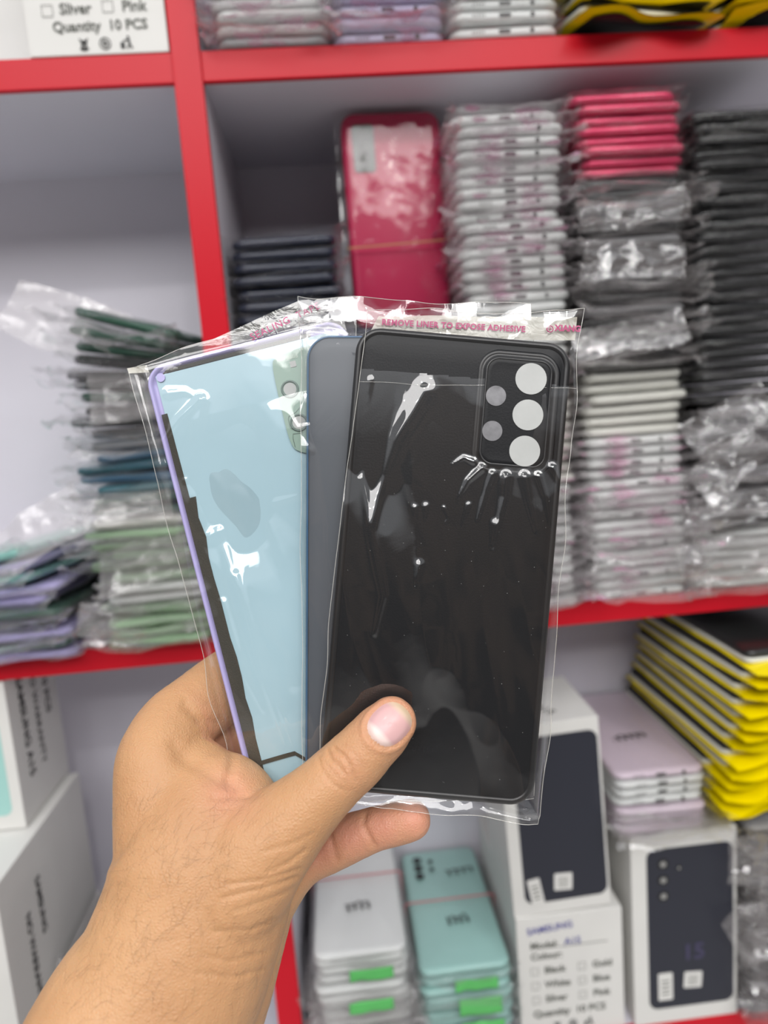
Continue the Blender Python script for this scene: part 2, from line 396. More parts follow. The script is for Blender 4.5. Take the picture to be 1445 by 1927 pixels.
# standing raspberry covers in one rubber-banded bundle
RASP = mat('raspberry_gloss', (0.40, 0.008, 0.060), 0.35, spec=0.3)
BAGR = film('snug_bag', haze=0.008, refl=0.38, rough=0.05, bump=0.12, bscale=60)
WIN = mat('camera_window_grey', (0.10, 0.10, 0.095), 0.3)
def standing(yc, zb, front, label):
    t = thing('standing_phone_cover', label, 'phone cover', (0.0605, yc, zb), (math.radians(-0.5), 0, math.radians(2)), 'raspberry covers standing upright')
    V, F = slab(0.0745, 0.158, 0.010, [(0.003, 0), (0.0008, 0.001), (0, 0.0025), (0, 0.0055), (0.0010, 0.0072), (0.004, 0.008)])
    V = [(x, -z, y+0.079) for x, y, z in V]
    ob('back_cover', me_from('sc', V, F, True), RASP, t)
    if front:
        V, F = slab(0.0165, 0.034, 0.003, [(0, 0), (0, 0.0004), (0.0006, 0.0006)], cx=-0.0215, cy=0.0535)
        ob('camera_window', me_from('cw', [(x, -z-0.0081, y+0.079) for x, y, z in V], F), WIN, t)
    # bag: front and back sheet
    nx, nz = 26, 50; G = []
    for j in range(nz+1):
        for i in range(nx+1):
            G.append((-0.0425+0.085*i/nx, -0.0095, -0.002+0.168*j/nz))
    G = np.array(G); k = ridged(G*[70, 1, 22]+yc*90, 3); edge = np.clip((np.abs(G[:, 0])-0.034)/0.006, 0, 1)
    G[:, 1] += -0.0010*k + edge*0.005 + edge*0.0015*vnoise(G*[10, 10, 120])
    F = [(j*(nx+1)+i, j*(nx+1)+i+1, (j+1)*(nx+1)+i+1, (j+1)*(nx+1)+i) for j in range(nz) for i in range(nx)]
    ob('plastic_bag', me_from('sb', G, F, True), BAGR, t)
    return t
zst = zt+0.001
standing(0.052, zst, True, 'raspberry phone cover standing upright at the front, with grey camera window')
standing(0.061, zst, False, 'raspberry phone cover standing directly behind the front one')
standing(0.072, zst, False, 'raspberry phone cover standing rearmost of the upright ones')
V, F = tube([(0.0605-0.0395, 0.076, zst+0.060), (0.0605-0.0395, 0.037, zst+0.060), (0.0605+0.0395, 0.037, zst+0.062), (0.0605+0.0395, 0.077, zst+0.062)], 0.0006, 5, True)
tag(ob('rubber_band', me_from('rb', V, F), BAND), 'thin tan rubber band around the standing raspberry covers', 'rubber band')

# middle left compartment ----------------------------------------------------
A = []
cols = [('green', 'pale green')]*4 + [('white', 'whitish')]*2 + [('green', 'pale green')]*5 + [('offwhite', 'cream')] + [('dgreen', 'dark green')]*2 + [('teal', 'teal'), ('blue', 'blue'), ('teal', 'teal'), ('blue', 'blue')] + [('grey', 'grey')] + [('black', 'black')]*3 + [('dgreen', 'dark green')] + [('black', 'black')]*3 + [('dgreen', 'dark green')]*3
n = len(cols)
for i, (c_, w_) in enumerate(cols):
    u = i/(n-1); tilt = max(0, u-0.62)/0.38
    A.append((c_, L_ if (i % 3 != 1 or u < .55) else B_, BAGG if u < 0.75 and i % 2 else BAG, False, 0.0080 if u < .9 else 0.0092, w_,
              dict(rz=random.uniform(-.16, .10)-0.25*tilt, ry=0.30*tilt*tilt + random.uniform(-.03, .03), dx=random.uniform(-.004, .004)+0.012*tilt, dy=random.uniform(-.006, .003))))
stack(-0.1385, -0.006, floorM, A, 'the messy left stack', 'covers in the messy stack left of the red post')
Bc = [('lav', 'lavender'), ('dgreen', 'dark green'), ('lav', 'lavender'), ('black', 'black'), ('dgreen', 'dark green'), ('lav', 'lavender'), ('lav', 'lavender'), ('aqua', 'aqua green'), ('lav', 'lavender'), ('aqua', 'aqua green')]
Bs = []
for i, (c_, w_) in enumerate(Bc):
    u = i/(len(Bc)-1)
    Bs.append((c_, L_, BAG if i % 2 else BAGG, False, 0.0078, w_, dict(rz=random.uniform(-.1, .1)-.35*max(0, u-.4), ry=-0.30*max(0, u-.45), dx=random.uniform(-.004, .004)-0.012*u)))
stack(-0.2330, -0.020, floorM, Bs, 'the low leftmost stack', 'covers in the low stack at the left edge')
# empty crumpled bag ends sticking out of the messy stack
BAGH2 = film('thin_hazy_bag', haze=0.09, hazecol=(0.75, 0.71, 0.72), rough=0.03, refl=1.6, bump=0.4)
def loose_sheet(seed, w, h, amp=0.010, freq=26):
    nx, ny = 36, 30; G = np.array([(w*(i/nx-.5), h*(j/ny-.5), 0) for j in range(ny+1) for i in range(nx+1)])
    o3 = np.array([seed*3.1, seed*7.7, 0])
    G[:, 2] += amp*ridged(G*freq+o3, 3) + amp*0.8*vnoise(G*freq*0.5+o3)
    G[:, 0] += amp*0.6*vnoise(G*freq*0.8+o3+4); G[:, 1] += amp*0.6*vnoise(G*freq*0.8+o3+8)
    F = [(j*(nx+1)+i, j*(nx+1)+i+1, (j+1)*(nx+1)+i+1, (j+1)*(nx+1)+i) for j in range(ny) for i in range(nx)]
    return me_from('sheet', G, F, True)
BAGH = film('hazy_bag', haze=0.22, hazecol=(0.75, 0.71, 0.72), rough=0.15)
for i, (px, py, Y, w, h, rx, ry, rz, words) in enumerate([
    (120, 610, 0.02, 0.075, 0.045, 60, 20, 0, 'topmost, drooping to the left of the dark green covers'),
    (230, 640, 0.00, 0.070, 0.030, 70, 28, 0, 'lying across the dark covers at the top of the messy stack'),
    (240, 740, -0.005, 0.050, 0.040, 70, 0, 0, 'beside the black covers halfway up the messy stack'),
    (250, 960, -0.012, 0.060, 0.022, 65, -6, 0, 'above the pale green covers'),
    (270, 1060, -0.012, 0.065, 0.030, 70, -15, 0, 'in front of the pale green covers'),
    (260, 1165, -0.010, 0.080, 0.022, 75, 5, 0, 'at the bottom of the messy stack by the red edge'),
    (70, 1010, -0.02, 0.075, 0.040, 60, -25, 0, 'slanting over the low stack at the left edge')]):
    o = ob('crumpled_plastic_bag', loose_sheet(i+1, w, h, 0.007), BAGH, None, WY(px, py, Y), (math.radians(rx), math.radians(ry), math.radians(rz)))
    tag(o, 'crumpled clear plastic bag ' + words, 'plastic bag', 'crumpled bags on the left middle shelf')

for i, (px, py, w, h, ry, words) in enumerate([
    (1185, 400, 0.078, 0.020, -4, 'just below the raspberry covers of the tall stack'),
    (1190, 500, 0.074, 0.026, 6, 'halfway down the dark part of the raspberry-topped stack'),
    (1180, 640, 0.080, 0.026, -10, 'at the foot of the dark part of the raspberry-topped stack'),
    (1375, 790, 0.070, 0.030, -24, 'slanting below the black covers of the rightmost stack'),
    (1370, 880, 0.060, 0.030, -35, 'folded over the middle of the rightmost stack'),
    (1380, 960, 0.075, 0.024, -8, 'over the pale covers of the rightmost stack'),
    (1370, 1050, 0.075, 0.030, 0, 'at the bottom of the rightmost stack by the red edge'),
    (1410, 1620, 0.040, 0.040, 10, 'over the dark covers right of the lower phone box'),
    (1415, 1760, 0.040, 0.040, -20, 'low on the dark covers right of the lower phone box')]):
    o = ob('crumpled_plastic_bag', loose_sheet(i+31, w, h, 0.007, 32), BAGH2, None, WY(px, py, -0.014), (math.radians(75), math.radians(ry), 0))
    tag(o, 'crumpled clear plastic bag ' + words, 'plastic bag', 'crumpled bags on the right-hand stacks')

# ------------------------------------------------------------------ printed white boxes
def symbols(parent, x, z, s, y):
    # crossed-out bin, recycling ring, tidy figure
    P = []
    def seg(a, b, r=0.0004): P.append(tube([(a[0], y, a[1]), (b[0], y, b[1])], r, 5))
    seg((x-s*.4, z-s*.45), (x+s*.4, z+s*.5)); seg((x+s*.4, z-s*.45), (x-s*.4, z+s*.5))
    seg((x-s*.25, z+s*.3), (x-s*.18, z-s*.35)); seg((x+s*.25, z+s*.3), (x+s*.18, z-s*.35)); seg((x-s*.3, z+s*.3), (x+s*.3, z+s*.3)); seg((x-s*.18, z-s*.35), (x+s*.18, z-s*.35)); seg((x-s*.25, z-s*.5), (x+s*.25, z-s*.5), 0.0005)
    cx = x+s*2.0
    P.append(tube([(cx+s*.5*math.cos(a), y, z+s*.5*math.sin(a)) for a in [k*2*math.pi/20 for k in range(20)]], 0.00035, 5, True))
    P.append(tube([(cx-s*.25, y, z-s*.1), (cx-s*.1, y, z+s*.22), (cx+s*.2, y, z+s*.1)], 0.0005, 5)); P.append(tube([(cx+s*.25, y, z+s*.1), (cx+s*.1, y, z-s*.22), (cx-s*.2, y, z-s*.1)], 0.0005, 5))
    fx = x+s*4.0
    V, F = box_vf(fx-s*.55, fx-s*.15, y-0.0001, y+0.0001, z-s*.5, z+s*.05); P.append((V, F))
    seg((fx+s*.25, z+s*.3), (fx+s*.3, z-s*.1), 0.0008); seg((fx+s*.3, z-s*.1), (fx+s*.1, z-s*.5), 0.0005); seg((fx+s*.3, z-s*.1), (fx+s*.55, z-s*.5), 0.0005); seg((fx+s*.2, z+s*.25), (fx-s*.25, z+s*.2), 0.0004)
    V, F = disc(s*.12, 0, 12); P.append(([(fx+s*.22+a, y+c, z+s*.5+b) for a, b, c in V], F))
    V, F = join_vf(P); ob('printed_symbols', me_from('sym', V, F), INK, parent)
def square(parent, x, z, s, y, name='tick_box'):
    P = [tube([(x, y, z), (x+s, y, z), (x+s, y, z+s), (x, y, z+s)], 0.0002, 4, True)]
    return join_vf(P)
def letter(parent, s, x, z, size, y, m=INKG, off=0.0002, align='LEFT'):
    return ob('lettering', text_me(s, size, 0.00005, off, align=align), m, parent, (x, y, z), (math.pi/2, 0, 0))
def carton(name, label, x0, x1, y0, y1, z0, z1, group=None, rz=0):
    t = thing(name, label, 'box', ((x0+x1)/2, y0, z0), (0, 0, rz), group); w = x1-x0
    ob('carton', box_me('c', -w/2, w/2, 0, y1-y0, 0, z1-z0, bev=0.0008), WHITE_CARD, t)
    # lid seam
    return t, w, z1-z0
t, w, h = carton('labelled_carton', 'white carton printed Sliver, Pink and Quantity 10 PCS on the top left shelf', -0.1775, -0.0880, -0.002, 0.14, ZT1+0.0005, ZT1+0.0965)
sq = []
zz = lambda py: WY(200, py, 0)[2]-ZT1
xx = lambda px: WY(px, 60, 0)[0]-(-0.13275)
letter(t, 'Sliver', xx(119), zz(29), 0.0092, -0.0004); letter(t, 'Pink', xx(236), zz(26)-.0005, 0.0092, -0.0004)
letter(t, 'Quantity  10 PCS', xx(102), zz(60)-.0005, 0.0086, -0.0004)
sq = [square(t, xx(86), zz(31)-.0005, 0.0068, -0.0004), square(t, xx(200), zz(27)-.0005, 0.0068, -0.0004)]
V, F = join_vf(sq); ob('tick_boxes', me_from('sq', V, F), INKG, t)
symbols(t, xx(157), zz(87), 0.0068, -0.0004)
for (s1, s2, zr) in (('Black', 'Gold', 0.063), ('White', 'Blue', 0.052)):
    letter(t, s1, xx(118), zr, 0.0102, -0.0004); letter(t, s2, xx(235), zr, 0.0102, -0.0004)
t, w, h = carton('white_carton', 'plain white carton behind the printed one at the top left corner', -0.235, -0.185, 0.05, 0.15, ZT1+0.0005, ZT1+0.11)

# bottom right: labelled carton + phone boxes
LB = (0.1135, 0.2030)
t, w, h = carton('labelled_carton', 'white carton with tick box list and blue handwriting under the taller phone box', LB[0], LB[1], 0.002, 0.15, ZL+0.0005, ZL+0.113)
xs = lambda px, py=1800: WY(px, py, 0.002)[0]-(LB[0]+LB[1])/2
zs = lambda px, py: WY(px, py, 0.002)[2]-(ZL+0.0005)
letter(t, 'Model:', -0.034, 0.0835, 0.0085, -0.0004); letter(t, 'Colour:', -0.034, 0.0735, 0.0085, -0.0004)
V, F = box_vf(-0.010, 0.032, -0.0005, -0.0003, 0.0830, 0.0834); ob('ruled_line', me_from('rl', V, F), INKG, t)
o = letter(t, 'SAMSUNG', -0.036, 0.097, 0.0085, -0.0006, PENB, 0.0001); o.rotation_euler[1] = -0.08
o = letter(t, 'A15', -0.005, 0.0845, 0.0085, -0.0006, PENB, 0.0001)
sqs = []
for r_, (a, b) in enumerate((('Black', 'Gold'), ('White', 'Blue'), ('Silver', 'Pink'))):
    zr = 0.0600-0.0135*r_
    letter(t, a, -0.023, zr, 0.0085, -0.0004); letter(t, b, 0.018, zr, 0.0085, -0.0004)
    sqs += [square(t, -0.034, zr-0.0005, 0.0062, -0.0004), square(t, 0.006, zr-0.0005, 0.0062, -0.0004)]
V, F = join_vf(sqs); ob('tick_boxes', me_from('sq', V, F), INKG, t)
letter(t, 'Quantity  10 PCS', -0.034, 0.0195, 0.0088, -0.0004); symbols(t, -0.014, 0.0095, 0.0068, -0.0004)

def phone_box(label, x0, x1, z0, z1, y0, lens, cxo, pw, ph, pz, rx=0.0, ry=0.0, dep=0.09):
    t = thing('phone_box', label, 'box', ((x0+x1)/2, y0, z0), (rx, ry, 0)); w, h = x1-x0, z1-z0
    ob('carton', box_me('c', -w/2, w/2, 0, dep, 0, h, bev=0.0008), WHITE_CARD, t)
    V, F = slab(pw, ph, 0.008, [(0, 0), (0, 0.0002)], cx=cxo, cy=pz)
    pic = ob('phone_picture', me_from('pp', [(x, -z, y) for x, y, z in V], F), PHONEBLK, t)
    L = []
    if lens:
        for (a, b, r) in lens:
            V, F = disc(r, 0.0004, 24, cxo+a, pz+b, 0.0003); ring = me_from('ls', [(x, -z, y) for x, y, z in V], F)
            l = ob('camera_lens', ring, GLOSSBLK, pic)
            V, F = disc(r*0.55, 0.0006, 16, cxo+a, pz+b, 0.0002); L.append((V, F))
        V, F = join_vf(L); ob('lens_centres', me_from('lc', [(x, -z, y) for x, y, z in V], F), mat('lens_grey', (.25, .25, .24), .3), pic)
    return t, pic
t, pic = phone_box('taller white phone box with black phone picture, on the labelled carton', 0.1130, 0.1950, ZL+0.1140, ZL+0.1140+0.166, 0.004, None, 0.004, 0.0700, 0.1450, 0.0830, rx=0, ry=math.radians(-2.0), dep=0.085)
for (x, z, w_, h_, a) in ((-0.0215, 0.0215, 0.0105, 0.0230, -8), (0.0020, 0.0270, 0.0150, 0.0150, 4)):
    V, F = slab(w_, h_, 0.001, [(0, 0), (0, 0.0003)]); o = ob('sticker', me_from('st', V, F), WHITE_CARD, t, (x, -0.0004, z), (math.pi/2, math.radians(a), 0))
    V, F = join_vf([box_vf(-w_*.28, w_*.28, -h_*.3+q*h_*.16, -h_*.3+q*h_*.16+h_*.05, 0.0003, 0.0004) for q in range(4)]); ob('sticker_print', me_from('sp', V, F), INKG, o)
o = ob('lettering', text_me('A15', 0.012, 0.00005, 0.0003), INK, t, (-0.004, 0.030, 0.1662), (0, 0, math.radians(-60)))
t, pic = phone_box('white phone box at the lower right with three-lens phone picture', 0.2110, 0.3010, ZL+0.0005, ZL+0.176, 0.000,
    [(-0.023, 0.060, 0.0048), (-0.023, 0.0455, 0.0048), (-0.023, 0.031, 0.0048), (-0.0095, 0.055, 0.0022)], 0.005, 0.0740, 0.1480, 0.0880, dep=0.14)
for (x, z, w_, h_, a) in ((-0.0180, 0.0350, 0.0125, 0.0255, 0), (0.0060, 0.0385, 0.0155, 0.0150, 4)):
    V, F = slab(w_, h_, 0.001, [(0, 0), (0, 0.0003)]); o = ob('sticker', me_from('st', V, F), WHITE_CARD, t, (x, -0.0004, z), (math.pi/2, math.radians(a), 0))
    V, F = join_vf([box_vf(-w_*.28, w_*.28, -h_*.3+q*h_*.16, -h_*.3+q*h_*.16+h_*.05, 0.0003, 0.0004) for q in range(4)]); ob('sticker_print', me_from('sp', V, F), INKG, o)
ob('lettering', text_me('15', 0.020, 0.00005, 0.0006), mat('faint_violet', (0.045, 0.04, 0.09), 0.4), t, (-0.003, -0.0004, 0.058), (math.pi/2, 0, 0))

# covers on top of the lower-right phone box
lv = [('pinkw', L_, BAG, False, 0.0078, 'pale grey')]*3 + [('white', T_, BAG, True, 0.0078, 'pale blue-white')]*3 + [('pinkw', T_, BAG, True, 0.0078, 'pale pink')]
stack(0.2390, 0.000, ZL+0.1765+0.001, lv, 'the stack on the phone box', 'pale covers on the phone box', jit=0.0012)
V, F = scribble(4, 0.030, 0.010, 5, 0.0006)
stick(ob('handwriting', me_from('hw', V, F), INK, None, (0.222, 0.050, ZL+0.2337+0.0022), (0, 0, 0.1)), TOP[0])
# mint stack
mi = [('white' if i < 2 else 'mint', B_ if i % 2 else T_, BAG, False, 0.0079, 'mint green' if i >= 2 else 'whitish') for i in range(10)]
stack(0.0685, -0.002, ZL+0.001, mi, 'the bottom mint stack', 'mint covers in the bottom compartment'); TOPM = TOP[0]
wi = [('grey' if i < 4 else 'white', L_ if i < 9 else T_, BAGG if i < 9 else BAG, False, 0.0082 if i < 9 else 0.008, 'whitish') for i in range(13)]
stack(-0.0160, 0.000, ZL+0.001, wi, 'the bottom white stack', 'white covers beside the lower red post'); TOPW = TOP[0]
def top_marks(x, y, z, seeds, m=INK):
    for (s_, dx, dy, w_, h_) in seeds:
        V, F = scribble(s_, w_, h_, 4, 0.00055)
        yield ob('handwriting', me_from('hw', V, F), m, None, (x+dx, y+dy, z), (0, 0, 0.12))
ztop_m = ZL+0.001+10*0.0079+0.0016; ztop_w = ZL+0.001+9*0.0082+4*0.008+0.0016
hs = list(top_marks(0.0685, 0.075, ztop_m, [(1, 0.004, 0.036, 0.030, 0.010), (2, -0.006, -0.028, 0.022, 0.012)]))+list(top_marks(-0.016, 0.075, ztop_w, [(3, -0.010, -0.030, 0.024, 0.012)]))
for o, p_ in zip(hs, (TOPM, TOPM, TOPW)): stick(o, p_)
for i, (dx, dy, r) in enumerate(((-0.023, 0.060, 0.0042), (-0.023, 0.048, 0.0042), (-0.023, 0.036, 0.0042), (-0.010, 0.056, 0.0022), (-0.010, 0.044, 0.0022))):
    V, F = disc(r, 0, 20, 0, 0, 0.001)
    stick(ob('camera_hole', me_from('ch', V, F), GLOSSBLK, None, (0.0685+dx, 0.076+dy, ztop_m-0.0002)), TOPM)
def hband(xc, yc, z0, z1, label):
    w = CW/2+0.004
    V, F = tube([(xc-w, yc, z0), (xc-w, yc, z1), (xc-w+.004, yc, z1+.001), (xc+w-.004, yc, z1+.001), (xc+w, yc, z1), (xc+w, yc, z0)], 0.0008, 5, True)
    tag(ob('rubber_band', me_from('rb', V, F), BANDR), label, 'rubber band')
hband(0.0685, 0.075, ZL+0.06, ztop_m-0.0006, 'pink rubber band around the mint covers')
hband(-0.0160, 0.085, ZL+0.08, ztop_w-0.0006, 'pink rubber band around the white covers')
# green tape pieces on the bag fronts
for (xc, zc, yy, hh, l) in ((0.0760, -0.4620, -0.0045, 0.010, 'upper green tape on the front of the mint stack'), (0.0780, -0.4800, -0.0065, 0.015, 'middle green tape on the front of the mint stack'), (0.0790, -0.5030, -0.0075, 0.020, 'lower green tape on the front of the mint stack'),
                         (-0.0080, -0.4395, -0.006, 0.010, 'green tape at the top front of the white stack'), (-0.0100, -0.4600, -0.014, 0.010, 'green tape midway down the front of the white stack'), (-0.010, -0.5000, -0.016, 0.014, 'green tape low on the front of the white stack')):
    G = np.array([(-.0175+.035*i/14, 0, -hh/2+hh*j/6) for j in range(7) for i in range(15)]); G[:, 1] += 0.0012*vnoise(G*[120, 1, 160]+xc*50+zc*99)
    F = [(j*15+i, j*15+i+1, (j+1)*15+i+1, (j+1)*15+i) for j in range(6) for i in range(14)]
    me = me_from('tape', G, F, True); o = ob('green_tape', me, TAPEG, None, (xc, yy-0.006, zc), (0, 0, 0)); tag(o, l, 'tape')
    sm = o.modifiers.new('s', 'SOLIDIFY'); sm.thickness = 0.0003
# dark bagged covers at the far right below
dk = [('black' if i % 3 else 'grey', L_, BAGG, False, 0.0080, 'dark') for i in range(22)]
stack(0.3460, -0.004, ZL+0.001, dk, 'the bottom right dark stack', 'dark covers right of the lower phone box')

# ------------------------------------------------------------------ yellow zip pouches
def pouch_parts(seed, Wp=0.100, Lp=0.175, T=0.0100, fg=0.026):
    """yellow-rimmed pouch with a white and black card pack inside, front end at -y"""
    r = random.Random(seed); nx, ny = 16, 28
    def sheet(zf, w, l, z0):
        G = []
        for j in range(ny+1):
            for i in range(nx+1):
                x = w*(i/nx-.5); y = l*(j/ny)
                ex = min(1, (w/2-abs(x))/0.012); ey = min(1, min(y, l-y)/0.014)
                e = max(0, min(ex, ey)); G.append((x, y, z0+zf*e**0.5))
        G = np.array(G); fr = np.clip(1-G[:, 1]/0.03, 0, 1)
        G[:, 2] += fr*0.0035*vnoise(G*[32, 20, 1]+seed*3.3) + 0.0006*vnoise(G*40+seed)
        G[:, 1] += fr*0.006*np.cos(G[:, 0]/w*2*math.pi*(1 if seed % 2 else 1.5))-0.003*fr
        F = [(j*(nx+1)+i, j*(nx+1)+i+1, (j+1)*(nx+1)+i+1, (j+1)*(nx+1)+i) for j in range(ny) for i in range(nx)]
        return G, F
    a = sheet(T*0.20, Wp, Lp, 0); b = sheet(-T*0.12, Wp, Lp, -0.0006)
    ye = me_from('yellow', *join_vf([a, b]), True)
    V, F = slab(Wp-0.003, Lp-fg-.003, 0.006, [(0.001, 0.0008), (0, 0.0014), (0, 0.0042), (0.001, 0.0046)], cy=(Lp+fg-.001)/2); wm = me_from('white', V, F, True)
    V, F = slab(Wp-0.005, Lp-fg-.006, 0.006, [(0, 0.0044), (0, T-0.0014), (0.002, T-0.0006)], cy=(Lp+fg)/2); ub = sheet(-T*0.12, Wp-0.016, Lp-0.016, -0.0021); ub[0][:, 1] += 0.009; bm_ = me_from('black', *join_vf([(V, F), ub]), True)
    return ye, wm, bm_
PP = [pouch_parts(s) for s in range(4)]+[pouch_parts(s, fg=0.010) for s in range(4, 8)]
for a, b, c_ in PP: a.materials.append(YEL); b.materials.append(PWHT); c_.materials.append(PBLK)
def pouch(i, x, y, z, rx, ry, rz, label, group):
    t = thing('yellow_zip_pouch', label, 'pouch', (x, y, z), (rx, ry, rz), group)
    a, b, c_ = PP[i % 8]
    ob('yellow_rim', a, None, t); ob('white_card', b, None, t); ob('black_panel', c_, None, t)
for i in range(13):
    k = 13-i
    pos = 'topmost of' if k == 1 else ('bottommost of' if i == 0 else ordn(k)+' from the top of')
    u = i/12
    pouch(i % 4 if i < 4 else 4+i % 4, 0.333+random.uniform(-.002, .002)-0.004*math.sin(3*u), -0.010-0.040*u+random.uniform(-.004, .004), ZL+0.1890+0.0118*i, 0.03-0.02*u, random.uniform(-.01, .01), 0.02+random.uniform(-.02, .02),
          'yellow pouch, %s the pile at the lower right' % pos, 'yellow pouches at the lower right')
for i in range(4):
    pouch(4+i, 0.236+random.uniform(-.004, .004), -0.018+0.002*i, ZT1+0.0040+0.0112*i, 0.16, 0.03, 0.10*(-1)**i*.4+0.10,
          'yellow pouch, %s the left pile on the top shelf' % ['bottommost of', 'second from the bottom of', 'third from the bottom of', 'topmost of'][i], 'yellow pouches on the top shelf')
for i in range(4):
    pouch(i, 0.345, -0.014+0.002*i, ZT1+0.0060+0.0112*i, 0.14, -0.04, -0.10,
          'yellow pouch, %s the pile at the top right corner' % ['bottommost of', 'second from the bottom of', 'third from the bottom of', 'topmost of'][i], 'yellow pouches on the top shelf')
# top right compartment covers
top1 = [('grey' if i == 0 else 'white', L_, BAGP, False, 0.0082, 'greyish') for i in range(6)]
stack(-0.0205, -0.002, ZT1+0.001, top1, 'the top shelf stack by the post', 'printed bag covers on the top shelf')
top2 = [('lavw', L_ if i != 1 else B_, BAGP, i % 2 == 0, 0.0082, 'pale lavender') for i in range(6)]
stack(0.0590, -0.002, ZT1+0.001, top2, 'the top shelf lavender stack', 'lavender covers on the top shelf')
top3 = [('white', T_ if i < 2 else B_, BAG, True, 0.0090, 'white') for i in range(5)]
stack(0.1385, -0.002, ZT1+0.001, top3, 'the top shelf white stack', 'white covers next to the yellow pouches')

# bottom left compartment: printed boxes seen from the side --------------------
def side_box(label, loc, w, dep, h, rz, lines, mint=False, ry=0.0):
    t = thing('phone_box', label, 'box', loc, (0, ry, rz), None)
    ob('carton', box_me('c', -w, 0, 0, dep, 0, h, bev=0.001), WHITE_CARD, t)
    if mint:
        V, F = slab(w*0.78, h*0.80, 0.006, [(0, 0), (0, 0.0003)], cx=-w*.5, cy=h*.5)
        ob('phone_picture', me_from('pm', [(x, -z, y) for x, y, z in V], F), SH['mint'], t)
    for (s_, y, z, sz, off) in lines:     # reads downwards on the right-hand side face
        me = text_me(s_, sz, 0.00005, off)
        o = ob('lettering', me, INK, t); o.matrix_local = Matrix(((0, 0, 1, 0.0003), (0, 1, 0, y), (-1, 0, 0, z), (0, 0, 0, 1)))
    return t
LN = [('SAMSUNG A15', 0.018, 0.112, 0.0125, 0.0003), ('NO WARRANTY', 0.040, 0.112, 0.0110, 0.0001), ('10 PCS', 0.060, 0.100, 0.012, 0.0002)]
side_box('upper white phone box with mint picture and printed side, at the lower left', (-0.2590, 0.000, -0.2895), 0.075, 0.085, 0.1165, 0.0, LN, True)
side_box('middle white box at the left edge, printed side, carrying the upper phone box', (-0.2500, -0.068, -0.4105), 0.090, 0.150, 0.1200, 0.0, [('NO WARRANTY', 0.030, 0.075, 0.0100, 0.0002), ('SAMSUNG', 0.050, 0.090, 0.0100, 0.0002)])
side_box('lowest white box at the bottom left, standing on the shelf floor', (-0.2490, -0.060, ZL+0.0005), 0.090, 0.150, 0.1200, 0.0, [])
dk2 = [('grey' if i % 3 else 'black', L_, BAGG, False, 0.0085, 'grey') for i in range(16)]
stack(-0.1980, 0.000, ZL+0.001, dk2, 'the stack behind the arm', 'grey covers behind the arm')
for ch in list(proto.children): bpy.data.objects.remove(ch)
bpy.data.objects.remove(proto)
#HELD0

# ------------------------------------------------------------------ the three covers held in the hand
def frame(cx, cy, Z, deg):
    th = math.radians(deg)
    u = Vector(RW @ np.array([math.cos(th), math.sin(th), 0])); v = Vector(RW @ np.array([math.sin(th), -math.cos(th), 0])); n = u.cross(v)
    o = PD(cx, cy, Z); Mx = Matrix.Identity(4)
    for i in range(3): Mx[i][0], Mx[i][1], Mx[i][2], Mx[i][3] = u[i], v[i], n[i], o[i]
    return Mx
def hthing(name, label, Mx, cat='phone cover'):
    t = bpy.data.objects.new(name, None); C.objects.link(t); t.empty_display_size = 0.01; t.matrix_world = Mx; return tag(t, label, cat)
def loc2(Mx, px, py, lift=0.0):   # where the sight line meets the cover's own plane
    a = Vector((0, -HC, 0)); r = Vector(ray(px, py)); n = Vector((Mx[0][2], Mx[1][2], Mx[2][2])); o = Mx.translation + n*lift
    p = a + r*((o-a).dot(n)/r.dot(n)); q = Mx.inverted() @ p; return (q.x, q.y)
def poly(pts, z0, z1): return loft([[(x, y, z0) for x, y in pts], [(x, y, z1) for x, y in pts]])
def smooth_poly(pts, it=2):
    for _ in range(it):
        q = []
        for i in range(len(pts)):
            a, b = pts[i], pts[(i+1) % len(pts)]
            q += [(a[0]*.75+b[0]*.25, a[1]*.75+b[1]*.25), (a[0]*.25+b[0]*.75, a[1]*.25+b[1]*.75)]
        pts = q
    return pts
HBAG = film('held_bag', haze=0.004, hazecol=(0.85, 0.85, 0.82), refl=1.15, rough=0.02, bump=0.03, bscale=30)
SEAM = film('bag_seam', haze=0.30, hazecol=(0.85, 0.84, 0.78), refl=2.0, rough=0.1, bump=0.1)
STRIP = film('adhesive_strip', haze=0.62, hazecol=(0.62, 0.60, 0.52), refl=1.2, rough=0.12, bump=0.3, bscale=150)
